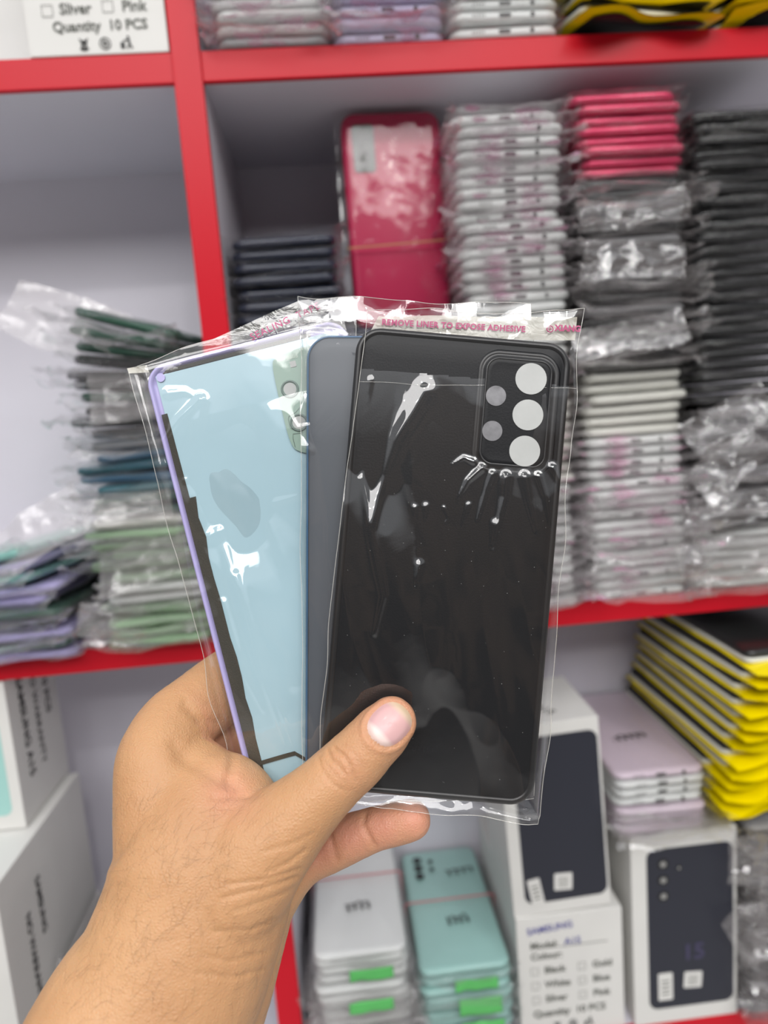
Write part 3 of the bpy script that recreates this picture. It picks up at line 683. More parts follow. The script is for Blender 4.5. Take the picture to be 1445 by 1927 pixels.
def held_bag(parent, Mx, quad, case, seed, amp=1.0, lift=0.0024, ny=230, nx=110, back=-0.0036, top_amp=1.0, mouth=9.0, calm=9.0, ridges=()):
    """quad: TL TR BR BL pixel corners; case: (half width, half length) of what is inside"""
    q = [Vector(loc2(Mx, *p)) for p in quad]
    s, t = np.meshgrid(np.linspace(0, 1, nx+1), np.linspace(0, 1, ny+1))
    s = s.ravel(); t = t.ravel()
    X = ((1-s)*(1-t))*q[0].x+s*(1-t)*q[1].x+s*t*q[2].x+(1-s)*t*q[3].x
    Y = ((1-s)*(1-t))*q[0].y+s*(1-t)*q[1].y+s*t*q[2].y+(1-s)*t*q[3].y
    o3 = np.array([seed*5.3, seed*9.1, 0])
    P = np.stack([X, Y, X*0], 1)
    X = X + 0.0012*vnoise(P*[30, 60, 0]+o3+2); Y = Y + 0.0010*vnoise(P*[70, 30, 0]+o3+5)*(1+1.5*(t < .1))
    hw, hl = case
    ox = np.clip((np.abs(X)-hw+0.001)/0.005, 0, 1); oy = np.clip((np.abs(Y)-hl+0.001)/0.006, 0, 1)
    out = np.maximum(ox, oy); out = out*out*(3-2*out)
    cf = 1-0.85*np.clip((Y-calm)/0.012, 0, 1)
    rdg = X*0
    for pts, hh, wd in ridges:
        pts = [loc2(Mx, *p) for p in pts]; d = X*0+9; tt = X*0
        for q_, ((a, b), (c_, e)) in enumerate(zip(pts[:-1], pts[1:])):
            vx, vy = c_-a, e-b; t_ = np.clip(((X-a)*vx+(Y-b)*vy)/(vx*vx+vy*vy), 0, 1); dd = np.hypot(X-a-vx*t_, Y-b-vy*t_)
            tt = np.where(dd < d, (q_+t_)/(len(pts)-1), tt); d = np.minimum(d, dd)
        rdg = rdg + hh*np.exp(-(d/(wd*(1.15-0.7*tt)))**2)*(1-0.6*tt)
    for side, z in (('front', lift), ('back', back)):
        k = ridged(np.stack([X*38+Y*9, Y*17, X*0], 1)+o3+(0 if z > 0 else 50), 3)
        k2 = vnoise(np.stack([X*26, Y*15, X*0], 1)+o3+11)
        k3 = ridged(np.stack([X*95, Y*70, X*0], 1)+o3+21, 2)
        base = z*(1-out) + 0.0003*(1 if z > 0 else -1)
        w = base + (rdg if z > 0 else 0) + amp*cf*((0.0007*k+0.0038*np.maximum(k2, -0.5)+0.0012*vnoise(np.stack([X*55+Y*20, Y*20, X*0], 1)+o3+31)+0.00004*k3)*(1-out)*(1 if z > 0 else -1) + 0.0012*out*k*top_amp + 0.0006*k3*out*top_amp)
        if z > 0: w = np.where(out < 0.5, np.maximum(w, 0.0012), w)
        G = np.stack([X, Y, w], 1)
        F = [(j*(nx+1)+i, j*(nx+1)+i+1, (j+1)*(nx+1)+i+1, (j+1)*(nx+1)+i) for j in range(ny) for i in range(nx)]
        if z > 0:
            G0 = G; F0 = [f for f in F if max(G[i][1] for i in f) < mouth]
        else:
            # back sheet much coarser
            V2, F2 = join_vf([(G0, F0), (G, F)])
            b = ob('plastic_bag', me_from('hb', V2, F2, True), HBAG, parent)
    # welded seams down the sides and across the bottom
    idx = [j*(nx+1) for j in range(ny+1)]; idr = [j*(nx+1)+nx for j in range(ny+1)]; idb = [ny*(nx+1)+i for i in range(nx+1)]; idt = list(range(nx+1))
    P = [tube([tuple(G0[i]) for i in L_[::3]], 0.00012, 5) for L_ in (idx, idr, idb, idt)]
    if mouth < 1:
        jm = min(j for j in range(ny+1) if max(G0[j*(nx+1)][1], G0[j*(nx+1)+nx][1]) < mouth); P.append(tube([tuple(G0[jm*(nx+1)+i]) for i in range(0, nx+1, 3)], 0.00007, 4))
    V, F = join_vf(P); ob('bag_seam', me_from('seam', V, F, True), SEAM, b)
    return b, G0, q

# --- front black cover
BLK = mat('cover_matte_black', (0.0065, 0.007, 0.0085), 0.42, spec=0.22, bump=0.05, bscale=1500)
BLK2 = mat('cover_rim_black', (0.012, 0.012, 0.013), 0.35)
PEARL = mat('lens_backing', (0.40, 0.41, 0.40), 0.35, noise=0.06, nscale=120)
CLEARL = mat('small_lens_backing', (0.20, 0.20, 0.21), 0.2, noise=0.3, nscale=200)
MF = frame(838, 1066, 0.2395, 4.9)
t = hthing('bagged_phone_cover', 'matte black phone cover in a clear bag, frontmost of three held in the hand', MF)
w_, h_ = 0.0752, 0.1625
V, F = slab(w_, h_, 0.0085, [(0.0030, -0.0030), (0.0006, -0.0024), (0.0, -0.0012), (0.0003, -0.0002), (0.0012, 0.0003), (0.0020, 0.0001), (0.0030, 0.00035), (0.0050, 0.0006), (0.010, 0.0007)], 12)
bc = ob('back_cover', me_from('bc', V, F, True), BLK, t)
V, F = slab(w_+0.0003, h_+0.0003, 0.0086, [(0.0026, -0.0029), (0.0003, -0.0022), (-0.0001, -0.0012), (0.0001, 0.0000), (0.0010, 0.0006), (0.0022, 0.00045), (0.0024, 0.0)], 12, cap0=False, cap1=False)
ob('rim', me_from('rim', V, F, True), BLK2, t)
ci = loc2(MF, 969, 778); cw = 0.0248; ch = 0.0392
ci = (ci[0], ci[1])
V, F = slab(cw+0.0045, ch+0.0045, 0.0078, [(0, 0.0004), (0.0006, 0.0009), (0.0012, 0.0004), (0.0022, 0.0006), (0.0030, 0.0015), (0.0037, 0.0019), (0.0050, 0.0018), (0.008, 0.0018)], 12, cx=ci[0], cy=ci[1])
isl = ob('camera_island', me_from('isl', V, F, True), BLK, t)
V, F = slab(cw+0.0047, ch+0.0047, 0.0078, [(0.0006, 0.0006), (0.0010, 0.0011), (0.0016, 0.0007), (0.0026, 0.0010), (0.0031, 0.0018), (0.0038, 0.0020), (0.0040, 0.0010)], 12, cx=ci[0], cy=ci[1], cap0=False, cap1=False)
ob('island_rim', me_from('islr', V, F, True), BLK2, isl)
for (px, py, r, m_) in ((999, 713, 29.5, PEARL), (993, 781, 29, PEARL), (987, 849, 29, PEARL), (933, 745, 19, CLEARL), (926, 811, 19, CLEARL)):
    x, y = loc2(MF, px, py, 0.0018); r = r*0.2377/FPX
    V, F = disc(r, 0.00205, 32, x, y, 0.0004); ob('lens_window', me_from('lw', V, F), m_, isl)
x, y = loc2(MF, 774, 1412); o = ob('lettering', text_me('01111', 0.0032, 0.00005, 0.0), GLOSSBLK, t, (x, y, 0.0008), (0, 0, 0))
fb, G0, q = held_bag(t, MF, [(690, 580), (1093, 581), (1016, 1548), (588, 1502)], (w_/2, h_/2), 3, 1.0, mouth=loc2(MF, 868, 710)[1], ny=300, nx=150, ridges=[
    ([(905, 882), (880, 905), (858, 945)], .0009, .0011), ([(925, 893), (912, 930), (898, 980)], .0007, .0010), ([(950, 898), (948, 935), (925, 1030)], .0009, .0013),
    ([(985, 898), (992, 940), (1006, 1000)], .0008, .0013), ([(1010, 896), (1022, 935), (1030, 985)], .0006, .0009), ([(1036, 880), (1048, 905), (1050, 930)], .0006, .0009), ([(890, 870), (872, 862), (850, 875)], .0006, .0009),
    ([(697, 715), (683, 900), (700, 1010), (722, 1120), (705, 1190)], .0008, .0016), ([(800, 740), (745, 830), (712, 930), (700, 985)], .0012, .0030), ([(790, 1062), (782, 1100)], .0005, .0012),
    ([(801, 952), (799, 978)], .0004, .0007), ([(835, 955), (845, 975), (838, 985)], .0004, .0007), ([(880, 950), (869, 990)], .0004, .0008), ([(780, 955), (781, 975)], .0003, .0006),
    ([(930, 985), (925, 1028)], .0004, .0010), ([(728, 1430), (722, 1460)], .0004, .0008)])
# adhesive strip with its printing
def strip(parent, Mx, pts, z, m, seed=1, name='adhesive_strip'):
    q = [Vector(loc2(Mx, *p)) for p in pts]; nx, ny = 70, 8; G = []
    for j in range(ny+1):
        for i in range(nx+1):
            s, t_ = i/nx, j/ny; p = (q[0]*(1-s)+q[1]*s)*(1-t_)+(q[3]*(1-s)+q[2]*s)*t_; G.append((p.x, p.y, z))
    G = np.array(G); G[:, 2] += 0.0005*ridged(G*[60, 90, 0]+seed*7, 2); G[:, 1] += 0.0004*vnoise(G*[80, 0, 0]+seed)
    F = [(j*(nx+1)+i, j*(nx+1)+i+1, (j+1)*(nx+1)+i+1, (j+1)*(nx+1)+i) for j in range(ny) for i in range(nx)]
    return ob(name, me_from('strip', G, F, True), m, parent)
def on_cover(parent, Mx, s, px, py, size, deg, m, z, space=1.0, off=0.0):
    x, y = loc2(Mx, px, py, z); return ob('lettering', text_me(s, size, 0.00004, off, space), m, parent, (x, y, z), (0, 0, math.radians(deg)))
strip(fb, MF, [(712, 590), (1090, 592), (1086, 636), (690, 632)], -0.0028, STRIP, 1)
on_cover(fb, MF, 'REMOVE LINER TO EXPOSE ADHESIVE', 718, 611, 0.00285, 2.0, MAG, -0.0019, 1.06, 0.00009)
on_cover(fb, MF, 'XIANG', 1044, 622, 0.0029, 2.5, MAG, -0.0019, 1.0, 0.00012)
x, y = loc2(MF, 1035, 619, -0.0019); V, F = join_vf([tube([(x+0.0011*math.cos(a), y+0.0011*math.sin(a), -0.0019) for a in [k*math.pi/9 for k in range(18)]], 0.0002, 5, True), tube([(x-0.0005, y-.0003, -0.0019), (x+.0001, y+.0006, -.0019), (x+.0004, y-.0002, -.0019), (x-.0002, y-.0002, -.0019)], 0.00017, 4)])
ob('printed_logo', me_from('lg', V, F), MAG, fb)
# dust specks
rs = random.Random(5); parts = []
for _ in range(70):
    x, y = rs.uniform(-.034, .034), rs.uniform(-.075, .03); V, F = disc(rs.uniform(.00004, .00011), 0.0045, 5, x, y, 0.00005); parts.append((V, F))
V, F = join_vf(parts)
o = ob('dust_specks', me_from('ds', V, F), PEARL, fb); o['kind'] = 'stuff'

# --- middle charcoal cover
SLATE = mat('cover_slate', (0.075, 0.085, 0.10), 0.45)
BLUE_E = mat('blue_edge', (0.05, 0.13, 0.24), 0.3)
MM = frame(577+196, 628+424, 0.2450, 0.2)
t = hthing('bagged_phone_cover', 'dark slate phone cover in a clear bag, middle one of three held in the hand', MM)
V, F = slab(0.0750, 0.1600, 0.0085, [(0.0030, -0.0022), (0.0006, -0.0018), (0.0, -0.0009), (0.0004, 0.0000), (0.0014, 0.0005), (0.0045, 0.0008)], 12)
ob('back_cover', me_from('bc', V, F, True), SLATE, t)
V, F = slab(0.0753, 0.1603, 0.0086, [(0.0014, -0.0021), (0.0002, -0.0017), (-0.0001, -0.0009), (0.0003, 0.0000), (0.0008, 0.0004)], 12, cap0=False, cap1=False)
ob('rim', me_from('rim', V, F, True), BLUE_E, t)
mb, G0, q = held_bag(t, MM, [(562, 560), (1000, 572), (1000, 1500), (574, 1510)], (0.0375, 0.080), 8, 1.1, lift=0.0014, back=-0.0024, ny=190, nx=90, top_amp=1.6)

# --- rear lavender cover seen from its inner side
LAVR = mat('lavender_frame', (0.46, 0.42, 0.74), 0.3)
FILMB = mat('pale_blue_film', (0.37, 0.54, 0.61), 0.3, noise=0.06, nscale=14, coat=0.3)
FOAM = mat('dark_foam_tape', (0.045, 0.042, 0.032), 0.85, bump=0.4, bscale=2500)
PLATE = mat('camera_plate_green', (0.25, 0.36, 0.30), 0.4)
PLATE2 = mat('camera_plate_groove', (0.12, 0.17, 0.15), 0.4)
LW, LH = 0.0757, 0.1625
cxy = np.array([270, 694]) + 0.5*np.array([math.cos(math.radians(-14.3)), math.sin(math.radians(-14.3))])*LW*FPX/0.2500 + 0.5*np.array([-math.sin(math.radians(-14.3)), math.cos(math.radians(-14.3))])*LH*FPX/0.2500
ML = frame(cxy[0], cxy[1], 0.2500, -14.3)
t = hthing('bagged_phone_cover', 'lavender-rimmed phone cover with pale blue inner film in a clear bag, rearmost of three held', ML)
V, F = slab(LW, LH, 0.0078, [(0.0025, -0.0022), (0.0005, -0.0017), (0.0, -0.0006), (0.0001, 0.0004), (0.0006, 0.0009), (0.0012, 0.0008), (0.0016, -0.0004), (0.0022, -0.0011), (0.004, -0.0011)], 12)
ob('cover_frame', me_from('cf', V, F, True), LAVR, t)
L = lambda px, py: loc2(ML, px, py)
def lrail(x0, x1, y0, y1, jag, seed):     # foam tape with irregular inner edge
    r = random.Random(seed); a = [(x0, y0)]; b = []; n_ = 14
    for i in range(n_+1):
        y = y0+(y1-y0)*i/n_; b.append((x1+r.choice([0, 0, jag, -jag*.6]), y))
    return b
x0 = -LW/2+0.0022
b = lrail(x0, x0+0.0042, -LH/2+0.006, LH/2-0.050, 0.0006, 2)
V, F = poly([(x0, -LH/2+0.006)]+[p for p in b]+[(x0, LH/2-0.050)], -0.0006, 0.0001)
V2, F2 = poly([(x0, LH/2-0.050), (x0+0.0025, LH/2-0.050), (x0+0.0022, LH/2-0.018), (x0, LH/2-0.018)], -0.0006, 0.0001)
V3, F3 = poly([(x0+0.004, LH/2-0.0036), (x0+0.060, LH/2-0.0036), (x0+0.060, LH/2-0.0022), (x0+0.006, LH/2-0.0022)], -0.0006, 0.0001)
pa, pb, pc = L(472, 1441), L(545, 1420), L(580, 1432)
line = [pa, (pb[0]-.001, pb[1]), (pb[0]+.002, pb[1]), (pc[0], pc[1]), (pc[0]+.03, pc[1]+.004)]
V4, F4 = poly([(x, y+0.0007) for x, y in line]+[(x, y-0.0007) for x, y in line][::-1], -0.0006, 0.0003)
V5, F5 = poly([(x0, -LH/2+0.006), (x0+0.003, -LH/2+0.006), (x0+0.006, -LH/2+0.0028), (x0+0.03, -LH/2+0.0028), (x0+0.03, -LH/2+0.0018), (x0+0.003, -LH/2+0.0018)], -0.0006, 0.0001)
V, F = join_vf([(V, F), (V2, F2), (V3, F3), (V4, F4), (V5, F5)])
ob('foam_tape', me_from('ft', V, F), FOAM, t)
# blue film with a wavy surface
nx, ny = 70, 150; G = np.array([(-LW/2+0.0035+(LW-0.0070)*i/nx, -LH/2+0.0032+(LH-0.0070)*j/ny, -0.0003) for j in range(ny+1) for i in range(nx+1)])
G[:, 2] += 0.00035*np.maximum(0, ridged(np.stack([G[:, 0]*30+G[:, 1]*6, G[:, 1]*9, G[:, 0]*0], 1)+4, 2)) + 0.0003*vnoise(G*[22, 12, 0]+9) - 0.0001
G[:, 2] = np.maximum(G[:, 2], -0.0009)
F = [(j*(nx+1)+i, j*(nx+1)+i+1, (j+1)*(nx+1)+i+1, (j+1)*(nx+1)+i) for j in range(ny) for i in range(nx)]
ob('protective_film', me_from('pf', G, F, True), FILMB, t)
pl = smooth_poly([L(512, 690), L(516, 674), L(560, 655), L(640, 640), L(640, 860), L(566, 853), L(547, 838), L(530, 770)], 2)
V, F = poly(pl, 0.0000, 0.0007); plo = ob('camera_plate', me_from('cp', V, F), PLATE, t)
for (px, py, r) in ((546, 733, 15), (563, 796, 15)):
    x, y = L(px, py); rr_ = r*0.25/FPX
    V, F = tube([(x+rr_*math.cos(k*math.pi/14), y+rr_*math.sin(k*math.pi/14), 0.0008) for k in range(28)], 0.0004, 6, True); ob('lens_ring', me_from('lr', V, F, True), PLATE2, plo)
    V, F = disc(rr_*0.80, 0.0008, 28, x, y, 0.0003); ob('lens_window', me_from('lw', V, F), PEARL, plo)
gr = [tube([(*L(*p), 0.0008) for p in ((543, 790), (544, 784), (556, 777), (566, 766))], 0.00012, 4), tube([(*L(*p), 0.0008) for p in ((543, 790), (547, 806), (556, 811), (570, 812))], 0.00012, 4), tube([(*L(*p), 0.0008) for p in ((570, 815), (552, 817), (552, 826), (556, 842))], 0.00012, 4)]
V, F = join_vf(gr); ob('engraved_lines', me_from('gl', V, F), PLATE2, plo)
x, y = L(552, 686); V, F = slab(0.0022, 0.0022, 0.0003, [(0, 0.0007), (0, 0.0009)], cx=x, cy=y); ob('flash_window', me_from('fw', V, F), PEARL, plo)
on_cover(plo, ML, 'K210305', 521, 681, 0.0021, -2, mat('plate_print', (0.6, 0.68, 0.6), 0.4), 0.0009, 1.05)
x, y = L(303, 711); V, F = disc(0.0016, 0.0006, 16, x, y, 0.0005); ob('screw_boss', me_from('sb2', V, F), LAVR, t)
lb, G0, q = held_bag(t, ML, [(243, 697), (672, 555), (690, 1420), (452, 1520)], (LW/2, LH/2), 15, 1.0, lift=0.0020, back=-0.0024, ny=260, nx=130, top_amp=0.32, calm=0.046, ridges=[
    ([(380, 752), (340, 790), (305, 840)], .0008, .0013), ([(384, 756), (372, 830), (352, 905)], .0008, .0014), ([(320, 742), (350, 738), (380, 752)], .0004, .0012),
    ([(418, 1000), (440, 1080), (480, 1210), (540, 1390)], .0009, .0018), ([(448, 1080), (500, 1240), (556, 1400)], .0007, .0014), ([(400, 1010), (440, 965), (560, 935)], .0006, .0020),
    ([(556, 1285), (546, 1240)], .0005, .0015), ([(425, 1130), (470, 1270), (500, 1330)], .0005, .0010)])
# raised flap above the lavender cover with its printing
SFL = film('flap_strip', haze=0.22, hazecol=(0.60, 0.60, 0.56), refl=1.2, rough=0.08)
strip(lb, ML, [(372, 652), (562, 566), (640, 600), (420, 650)], 0.0005, SFL, 5, 'sealing_flap')
on_cover(lb, ML, 'SEALING  TAPE', 474, 641, 0.0036, 11, MAG, 0.0034, 1.15)
strip(lb, ML, [(240, 694), (277, 688), (282, 702), (244, 704)], 0.0005, STRIP, 7, 'adhesive_strip')
#HELD1
#HAND0

# ------------------------------------------------------------------ the hand and forearm
def blob(chain, n=28, cap=True, flat=2.0):
    """tapered limb: (px, py, depth, half width in pixels, half thickness in m)"""
    P = [PD(a, b, Z) for a, b, Z, r, t in chain]; RWd = [r*Z/FPX for a, b, Z, r, t in chain]; RT = [t for *_, t in chain]
    # resample smoothly (Catmull-Rom)
    Q = []
    N = len(P)
    for i in range(N-1):
        for k in range(6):
            u = k/6
            def cr_(a, b, c, d): return 0.5*((2*b)+(c-a)*u+(2*a-5*b+4*c-d)*u*u+(-a+3*b-3*c+d)*u**3)
            g = lambda Lx: cr_(Lx[max(i-1, 0)], Lx[i], Lx[i+1], Lx[min(i+2, N-1)])
            Q.append((g(P), g(RWd), g(RT)))
    Q.append((P[-1], RWd[-1], RT[-1]))
    rings = []
    def ring(c, t, a, b):
        view = (c - Vector((0, -HC, 0))).normalized(); e1 = t.cross(view).normalized(); e2 = e1.cross(t).normalized()
        return [tuple(c + e1*a*math.copysign(abs(math.cos(q))**(2/flat), math.cos(q)) + e2*b*math.copysign(abs(math.sin(q))**(2/flat), math.sin(q))) for q in [2*math.pi*k/n for k in range(n)]]
    T = [(Q[min(i+1, len(Q)-1)][0]-Q[max(i-1, 0)][0]).normalized() for i in range(len(Q))]
    if cap:
        for k in (85, 65, 45, 22):
            a = math.radians(k); m_ = (Q[0][1]+Q[0][2])/2; rings.append(ring(Q[0][0]-T[0]*m_*math.sin(a), T[0], Q[0][1]*math.cos(a), Q[0][2]*math.cos(a)))
    for (c, a, b), t in zip(Q, T): rings.append(ring(c, t, a, b))
    if cap:
        for k in (22, 45, 65, 85):
            a = math.radians(k); m_ = (Q[-1][1]+Q[-1][2])/2; rings.append(ring(Q[-1][0]+T[-1]*m_*math.sin(a), T[-1], Q[-1][1]*math.cos(a), Q[-1][2]*math.cos(a)))
    return loft(rings)
LIMBS = [
    # forearm, wrist and back of the hand
    [(60, 2330, .190, 205, .027), (170, 2120, .203, 203, .027), (262, 1935, .216, 192, .0255), (318, 1838, .2215, 182, .0245), (350, 1755, .225, 176, .0235), (374, 1680, .228, 172, .0225), (385, 1610, .231, 172, .0215), (370, 1545, .235, 156, .019), (340, 1500, .240, 122, .016)],
    # index metacarpal, knuckle and finger going behind the covers
    [(335, 1580, .234, 120, .017), (307, 1490, .239, 92, .0155), (300, 1425, .244, 80, .0145), (328, 1372, .252, 74, .0125), (374, 1330, .262, 66, .0110), (432, 1282, .273, 60, .0095), (500, 1235, .279, 54, .0085), (600, 1190, .280, 48, .0080), (680, 1160, .279, 44, .0075)],
    # middle finger base and finger
    [(330, 1520, .252, 80, .014), (368, 1440, .265, 56, .0120), (415, 1390, .275, 50, .0100), (500, 1350, .282, 50, .0090), (620, 1310, .283, 46, .0085), (740, 1280, .281, 42, .0075)],
    # ring finger base and finger
    [(370, 1560, .256, 80, .014), (410, 1478, .268, 56, .0110), (470, 1440, .279, 50, .0095), (560, 1420, .283, 48, .0088), (660, 1400, .283, 45, .0080), (760, 1385, .280, 40, .0075)],
    # web between index and thumb
    [(300, 1440, .242, 40, .006), (360, 1478, .245, 34, .006), (420, 1508, .243, 34, .007), (480, 1535, .236, 50, .010)],
    # thumb
    [(430, 1660, .226, 118, .019), (480, 1605, .226, 104, .0170), (533, 1558, .2262, 84, .0145), (598, 1497, .2268, 65, .0118), (640, 1456, .2275, 60, .0108), (668, 1430, .2277, 60, .0106), (700, 1396, .2283, 57, .0100), (722, 1373, .2287, 55.5, .0094), (737, 1357, .2292, 50, .0084)],
    # little finger below the covers
    [(500, 1680, .246, 70, .014), (565, 1632, .250, 40, .0100), (610, 1600, .252, 45, .0090), (660, 1576, .250, 44, .0085), (705, 1559, .248, 40.5, .0078), (735, 1551, .2465, 40.5, .0076), (772, 1543, .245, 37, .0070)],
    # heel of the hand on the far side
    [(520, 1660, .246, 40, .012), (512, 1720, .244, 36, .012), (492, 1790, .240, 38, .012), (462, 1880, .232, 46, .014), (410, 2010, .222, 60, .016)],
]
V, F = join_vf([blob(c_) for c_ in LIMBS])
me = me_from('hand_parts', V, F); tmp = bpy.data.objects.new('tmp', me); C.objects.link(tmp)
rm = tmp.modifiers.new('r', 'REMESH'); rm.mode = 'VOXEL'; rm.voxel_size = 0.00085; rm.use_smooth_shade = True
sm = tmp.modifiers.new('s', 'SMOOTH'); sm.factor = 0.5; sm.iterations = 22
bpy.context.view_layer.update(); dg = bpy.context.evaluated_depsgraph_get()
hm = bpy.data.meshes.new_from_object(tmp.evaluated_get(dg)); bpy.data.objects.remove(tmp); hm.name = 'hand'
co = np.empty(len(hm.vertices)*3); hm.vertices.foreach_get('co', co); co = co.reshape(-1, 3)
nr = np.empty(len(hm.vertices)*3); hm.vertices.foreach_get('normal', nr); nr = nr.reshape(-1, 3)
px, py, pz = PIX(co)
view = co - np.array([0, -HC, 0]); view /= np.linalg.norm(view, axis=1)[:, None]
facing = np.clip(-(view*nr).sum(1)*1.6, 0, 1)
def near_line(pts):
    d = np.full(len(px), 1e9)
    for (a, b), (c_, e) in zip(pts[:-1], pts[1:]):
        vx, vy = c_-a, e-b; L2 = vx*vx+vy*vy; t_ = np.clip(((px-a)*vx+(py-b)*vy)/L2, 0, 1)
        d = np.minimum(d, np.hypot(px-a-vx*t_, py-b-vy*t_))
    return d
disp = np.zeros(len(px))
def crease(pts, depth, width, zmin=0, zmax=9):
    global disp
    d = near_line(pts); disp -= depth*np.exp(-(d/width)**2)*facing*((pz > zmin) & (pz < zmax))
# wrist wrinkles below the thumb
for pts, dep in (([(505, 1640), (540, 1625), (575, 1600)], .0006), ([(430, 1665), (500, 1655), (565, 1635)], .0006), ([(420, 1690), (490, 1672), (560, 1650)], .0007), ([(445, 1712), (510, 1690), (556, 1668)], .0005),
                 ([(380, 1795), (430, 1808), (500, 1790)], .0005), ([(370, 1830), (440, 1838), (500, 1822)], .0005), ([(400, 1752), (470, 1748), (530, 1722)], .0004), ([(500, 1600), (545, 1590), (590, 1568)], .0004)):
    crease(pts, dep, 3.5)
# thumb knuckle
for pts, dep in (([(616, 1412), (622, 1428), (634, 1443), (645, 1456)], .0008), ([(628, 1408), (645, 1420), (657, 1440), (668, 1470)], .0009), ([(598, 1424), (606, 1450), (625, 1474), (650, 1490)], .0006), ([(640, 1400), (664, 1415), (682, 1445)], .0003),
                 ([(612, 1436), (628, 1456), (648, 1474)], .0004), ([(636, 1436), (646, 1448), (652, 1462)], .0004)):
    crease(pts, dep, 2.6, 0, .235)
# palm folds near the covers
for pts, dep, wd in (([(350, 1325), (378, 1352), (412, 1362)], .0008, 10), ([(330, 1400), (345, 1425), (395, 1455), (445, 1482)], .0010, 16), ([(432, 1375), (440, 1420), (432, 1466)], .0012, 10), ([(400, 1502), (445, 1500), (480, 1496)], .0006, 6)):
    crease(pts, dep, wd)
# little finger joints
crease([(686, 1530), (682, 1550), (692, 1572), (704, 1592)], .0009, 5, .235); crease([(618, 1560), (625, 1590), (632, 1618)], .0007, 6, .235)
# nail bed groove of the thumb
NC = np.array([733.0, 1363.0]); th = math.atan2(-0.70, 0.72)
ux = np.array([math.cos(th), math.sin(th)]); uy = np.array([-ux[1], ux[0]])
a_ = (px-NC[0])*ux[0]+(py-NC[1])*ux[1]; b_ = (px-NC[0])*uy[0]+(py-NC[1])*uy[1]
rad = (np.abs(a_/43)**2.4+np.abs(b_/37)**2.4)**(1/2.4)
on = (pz < .232)*facing
disp += on*(-0.0007*np.exp(-((rad-1.04)/0.07)**2) + 0.0005*np.exp(-((rad-1.24)/0.10)**2) - 0.0004*(rad < 0.95))
disp += 0.00022*ridged(co*260, 2)*0.5 + 0.0009*vnoise(co*38)
co2 = co + nr*disp[:, None]
hm.vertices.foreach_set('co', co2.ravel()); hm.update()
hm.polygons.foreach_set('use_smooth', [True]*len(hm.polygons))
# skin
SK, t_, b_s = newmat('skin')
b_s.inputs['Roughness'].default_value = 0.48; b_s.inputs['Specular IOR Level'].default_value = 0.35
b_s.inputs['Subsurface Weight'].default_value = 0.25; b_s.inputs['Subsurface Radius'].default_value = (0.0035, 0.0012, 0.0006); b_s.inputs['Subsurface Scale'].default_value = 1.0
tcn = t_.nodes.new('ShaderNodeTexCoord')
def ND(k, **kw):
    n_ = t_.nodes.new('ShaderNode'+k)
    for a, b in kw.items(): n_.inputs[a].default_value = b
    return n_
nz = ND('TexNoise', Scale=22.0, Detail=5.0); t_.links.new(tcn.outputs['Object'], nz.inputs['Vector'])
rp = ND('ValToRGB'); rp.color_ramp.elements[0].position = .3; rp.color_ramp.elements[1].position = .72
rp.color_ramp.elements[0].color = (0.46, 0.245, 0.118, 1); rp.color_ramp.elements[1].color = (0.58, 0.335, 0.170, 1)
t_.links.new(nz.outputs['Fac'], rp.inputs[0])
at = ND('Attribute'); at.attribute_name = 'pink'
mx = t_.nodes.new('ShaderNodeMix'); mx.data_type = 'RGBA'
t_.links.new(at.outputs['Fac'], mx.inputs['Factor']); t_.links.new(rp.outputs[0], mx.inputs['A']); mx.inputs['B'].default_value = (0.58, 0.26, 0.18, 1)
t_.links.new(mx.outputs['Result'], b_s.inputs['Base Color'])
vo = ND('TexVoronoi', Scale=900.0); vo.feature = 'DISTANCE_TO_EDGE'; t_.links.new(tcn.outputs['Object'], vo.inputs['Vector'])
n2 = ND('TexNoise', Scale=420.0, Detail=4.0); t_.links.new(tcn.outputs['Object'], n2.inputs['Vector'])
mth = ND('Math'); mth.operation = 'ADD'; t_.links.new(vo.outputs['Distance'], mth.inputs[0]); t_.links.new(n2.outputs['Fac'], mth.inputs[1])
bp = ND('Bump', Strength=0.5, Distance=0.0005); t_.links.new(mth.outputs[0], bp.inputs['Height']); t_.links.new(bp.outputs[0], b_s.inputs['Normal'])
# palm-side skin is pinker: little finger, thumb tip, inner palm
pk = np.zeros(len(px))
def pinkspot(x, y, r, a, z0=0, z1=9):
    global pk
    pk = np.maximum(pk, a*np.exp(-(((px-x)**2+(py-y)**2)/r**2))*((pz > z0) & (pz < z1)))
for x in (600, 660, 720, 780): pinkspot(x, 1560+(700-x)*.3, 60, 0.9, .236)
pinkspot(740, 1345, 75, 0.6, 0, .236); pinkspot(420, 1440, 75, .7, .246); pinkspot(430, 1490, 50, .6); pinkspot(380, 1380, 60, .5, .25); pinkspot(660, 1445, 50, .25, 0, .236); pinkspot(470, 1880, 60, .5, .236)
at_ = hm.attributes.new('pink', 'FLOAT', 'POINT'); at_.data.foreach_set('value', pk)
person = thing('person', 'left hand and bare hairy forearm fanning out three bagged phone covers, thumb in front', 'person', tuple(PD(370, 1620, .235)))
body = bpy.data.objects.new('hand_and_forearm', hm); C.objects.link(body); hm.materials.clear(); hm.materials.append(SK)
body.parent = person; body.matrix_parent_inverse = Matrix.Translation(-person.location)
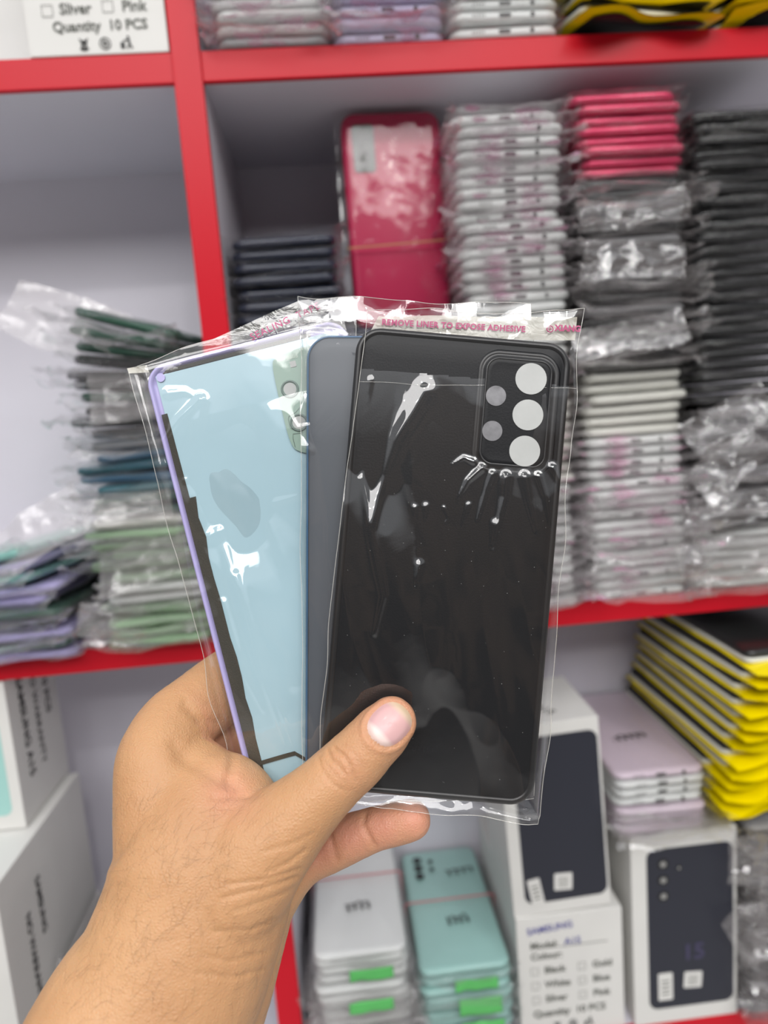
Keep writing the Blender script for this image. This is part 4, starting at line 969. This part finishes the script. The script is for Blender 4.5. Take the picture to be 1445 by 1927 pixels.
# thumb nail: a plate laid over the nail bed
bm = bmesh.new(); bm.from_mesh(hm); bvh = BVHTree.FromBMesh(bm); bm.free()
nr_, na = 14, 44; V = []; ok = True
def nail_pt(r, a, lift):
    x = 43*r*math.copysign(abs(math.cos(a))**(2/2.4), math.cos(a)); y = 37*r*math.copysign(abs(math.sin(a))**(2/2.4), math.sin(a))
    p = NC + ux*x + uy*y; d = Vector(ray(*p)).normalized(); h_ = bvh.ray_cast(Vector((0, -HC, 0)), d)
    return (h_[0] - d*lift) if h_[0] else PD(p[0], p[1], .226)
cpt = nail_pt(0, 0, 0.0007); V = [tuple(cpt)]
for i in range(1, nr_+1):
    r = i/nr_*1.0
    for k in range(na): V.append(tuple(nail_pt(r, 2*math.pi*k/na, 0.0009 if r < .9 else 0.0009*(1-(r-.9)/.1)-0.0001)))
V = np.array(V)
F = [(0, 1+k, 1+(k+1) % na) for k in range(na)] + [(1+(i-1)*na+k, 1+i*na+k, 1+i*na+(k+1) % na, 1+(i-1)*na+(k+1) % na) for i in range(1, nr_) for k in range(na)]
# relax
for _ in range(3):
    W2 = V.copy()
    for i in range(1, nr_-1):
        for k in range(na):
            j = 1+i*na+k; W2[j] = (V[j]*2+V[1+i*na+(k+1) % na]+V[1+i*na+(k-1) % na]+V[j-na]+V[j+na])/6
    V = W2
nme = me_from('nail', V, F, True)
NM, tn, bn = newmat('nail'); bn.inputs['Roughness'].default_value = 0.42; bn.inputs['Coat Weight'].default_value = 0.05
an = tn.nodes.new('ShaderNodeAttribute'); an.attribute_name = 'along'; rn = tn.nodes.new('ShaderNodeValToRGB'); tn.links.new(an.outputs['Fac'], rn.inputs[0]); tn.links.new(rn.outputs[0], bn.inputs['Base Color'])
el = rn.color_ramp.elements; el[0].position = 0.0; el[0].color = (0.72, 0.55, 0.50, 1); el[1].position = 1.0; el[1].color = (0.62, 0.44, 0.28, 1)
for p_, c_ in ((0.20, (0.72, 0.56, 0.52, 1)), (0.30, (0.60, 0.36, 0.36, 1)), (0.78, (0.62, 0.37, 0.36, 1)), (0.90, (0.66, 0.50, 0.36, 1))):
    e = el.new(p_); e.color = c_
ax, ay, az = PIX(V); al = ((ax-NC[0])*ux[0]+(ay-NC[1])*ux[1]+0.10*((ax-NC[0])*uy[0]+(ay-NC[1])*uy[1])**2/37)/86+0.5
aa = nme.attributes.new('along', 'FLOAT', 'POINT'); aa.data.foreach_set('value', np.clip(al, 0, 1))
no = ob('thumb_nail', nme, NM, person); no.matrix_parent_inverse = Matrix.Translation(-person.location); no['label'] = 'pale pink thumb nail'
# fine dark hairs on forearm and back of the hand
HR = mat('arm_hair', (0.03, 0.02, 0.015), 0.5); rs = random.Random(11); parts = []
tries = 0
while len(parts) < 360 and tries < 4000:
    tries += 1
    x, y = rs.uniform(110, 520), rs.uniform(1500, 1925)
    if x > 430 and y < 1700 and rs.random() < .7: continue
    if x > 300 and y > 1800 and rs.random() < .6: continue
    d = Vector(ray(x, y)).normalized(); h_ = bvh.ray_cast(Vector((0, -HC, 0)), d)
    if not h_[0]: continue
    nn = h_[1]; 
    if nn.dot(d) > 0: nn = -nn
    g = (PD(x+rs.uniform(-4, 24), y-18+rs.uniform(-16, 22), .22)-PD(x, y, .22)).normalized(); g = (g-nn*g.dot(nn)).normalized()
    Lh = rs.uniform(.003, .007); p0 = h_[0]; sd = g.cross(nn)*rs.uniform(-.3, .3)
    pts = [p0+nn*0.0001, p0+g*Lh*.4+nn*Lh*.10+sd*Lh*.2, p0+g*Lh*.75+nn*Lh*.12+sd*Lh*.5, p0+g*Lh+nn*Lh*.08+sd*Lh*.9]
    parts.append(tube([tuple(p) for p in pts], 0.000016, 3))
V, F = join_vf(parts); o = ob('arm_hair', me_from('hair', V, F, True), HR, person); o['kind'] = 'stuff'; o.matrix_parent_inverse = Matrix.Translation(-person.location)
#HAND1
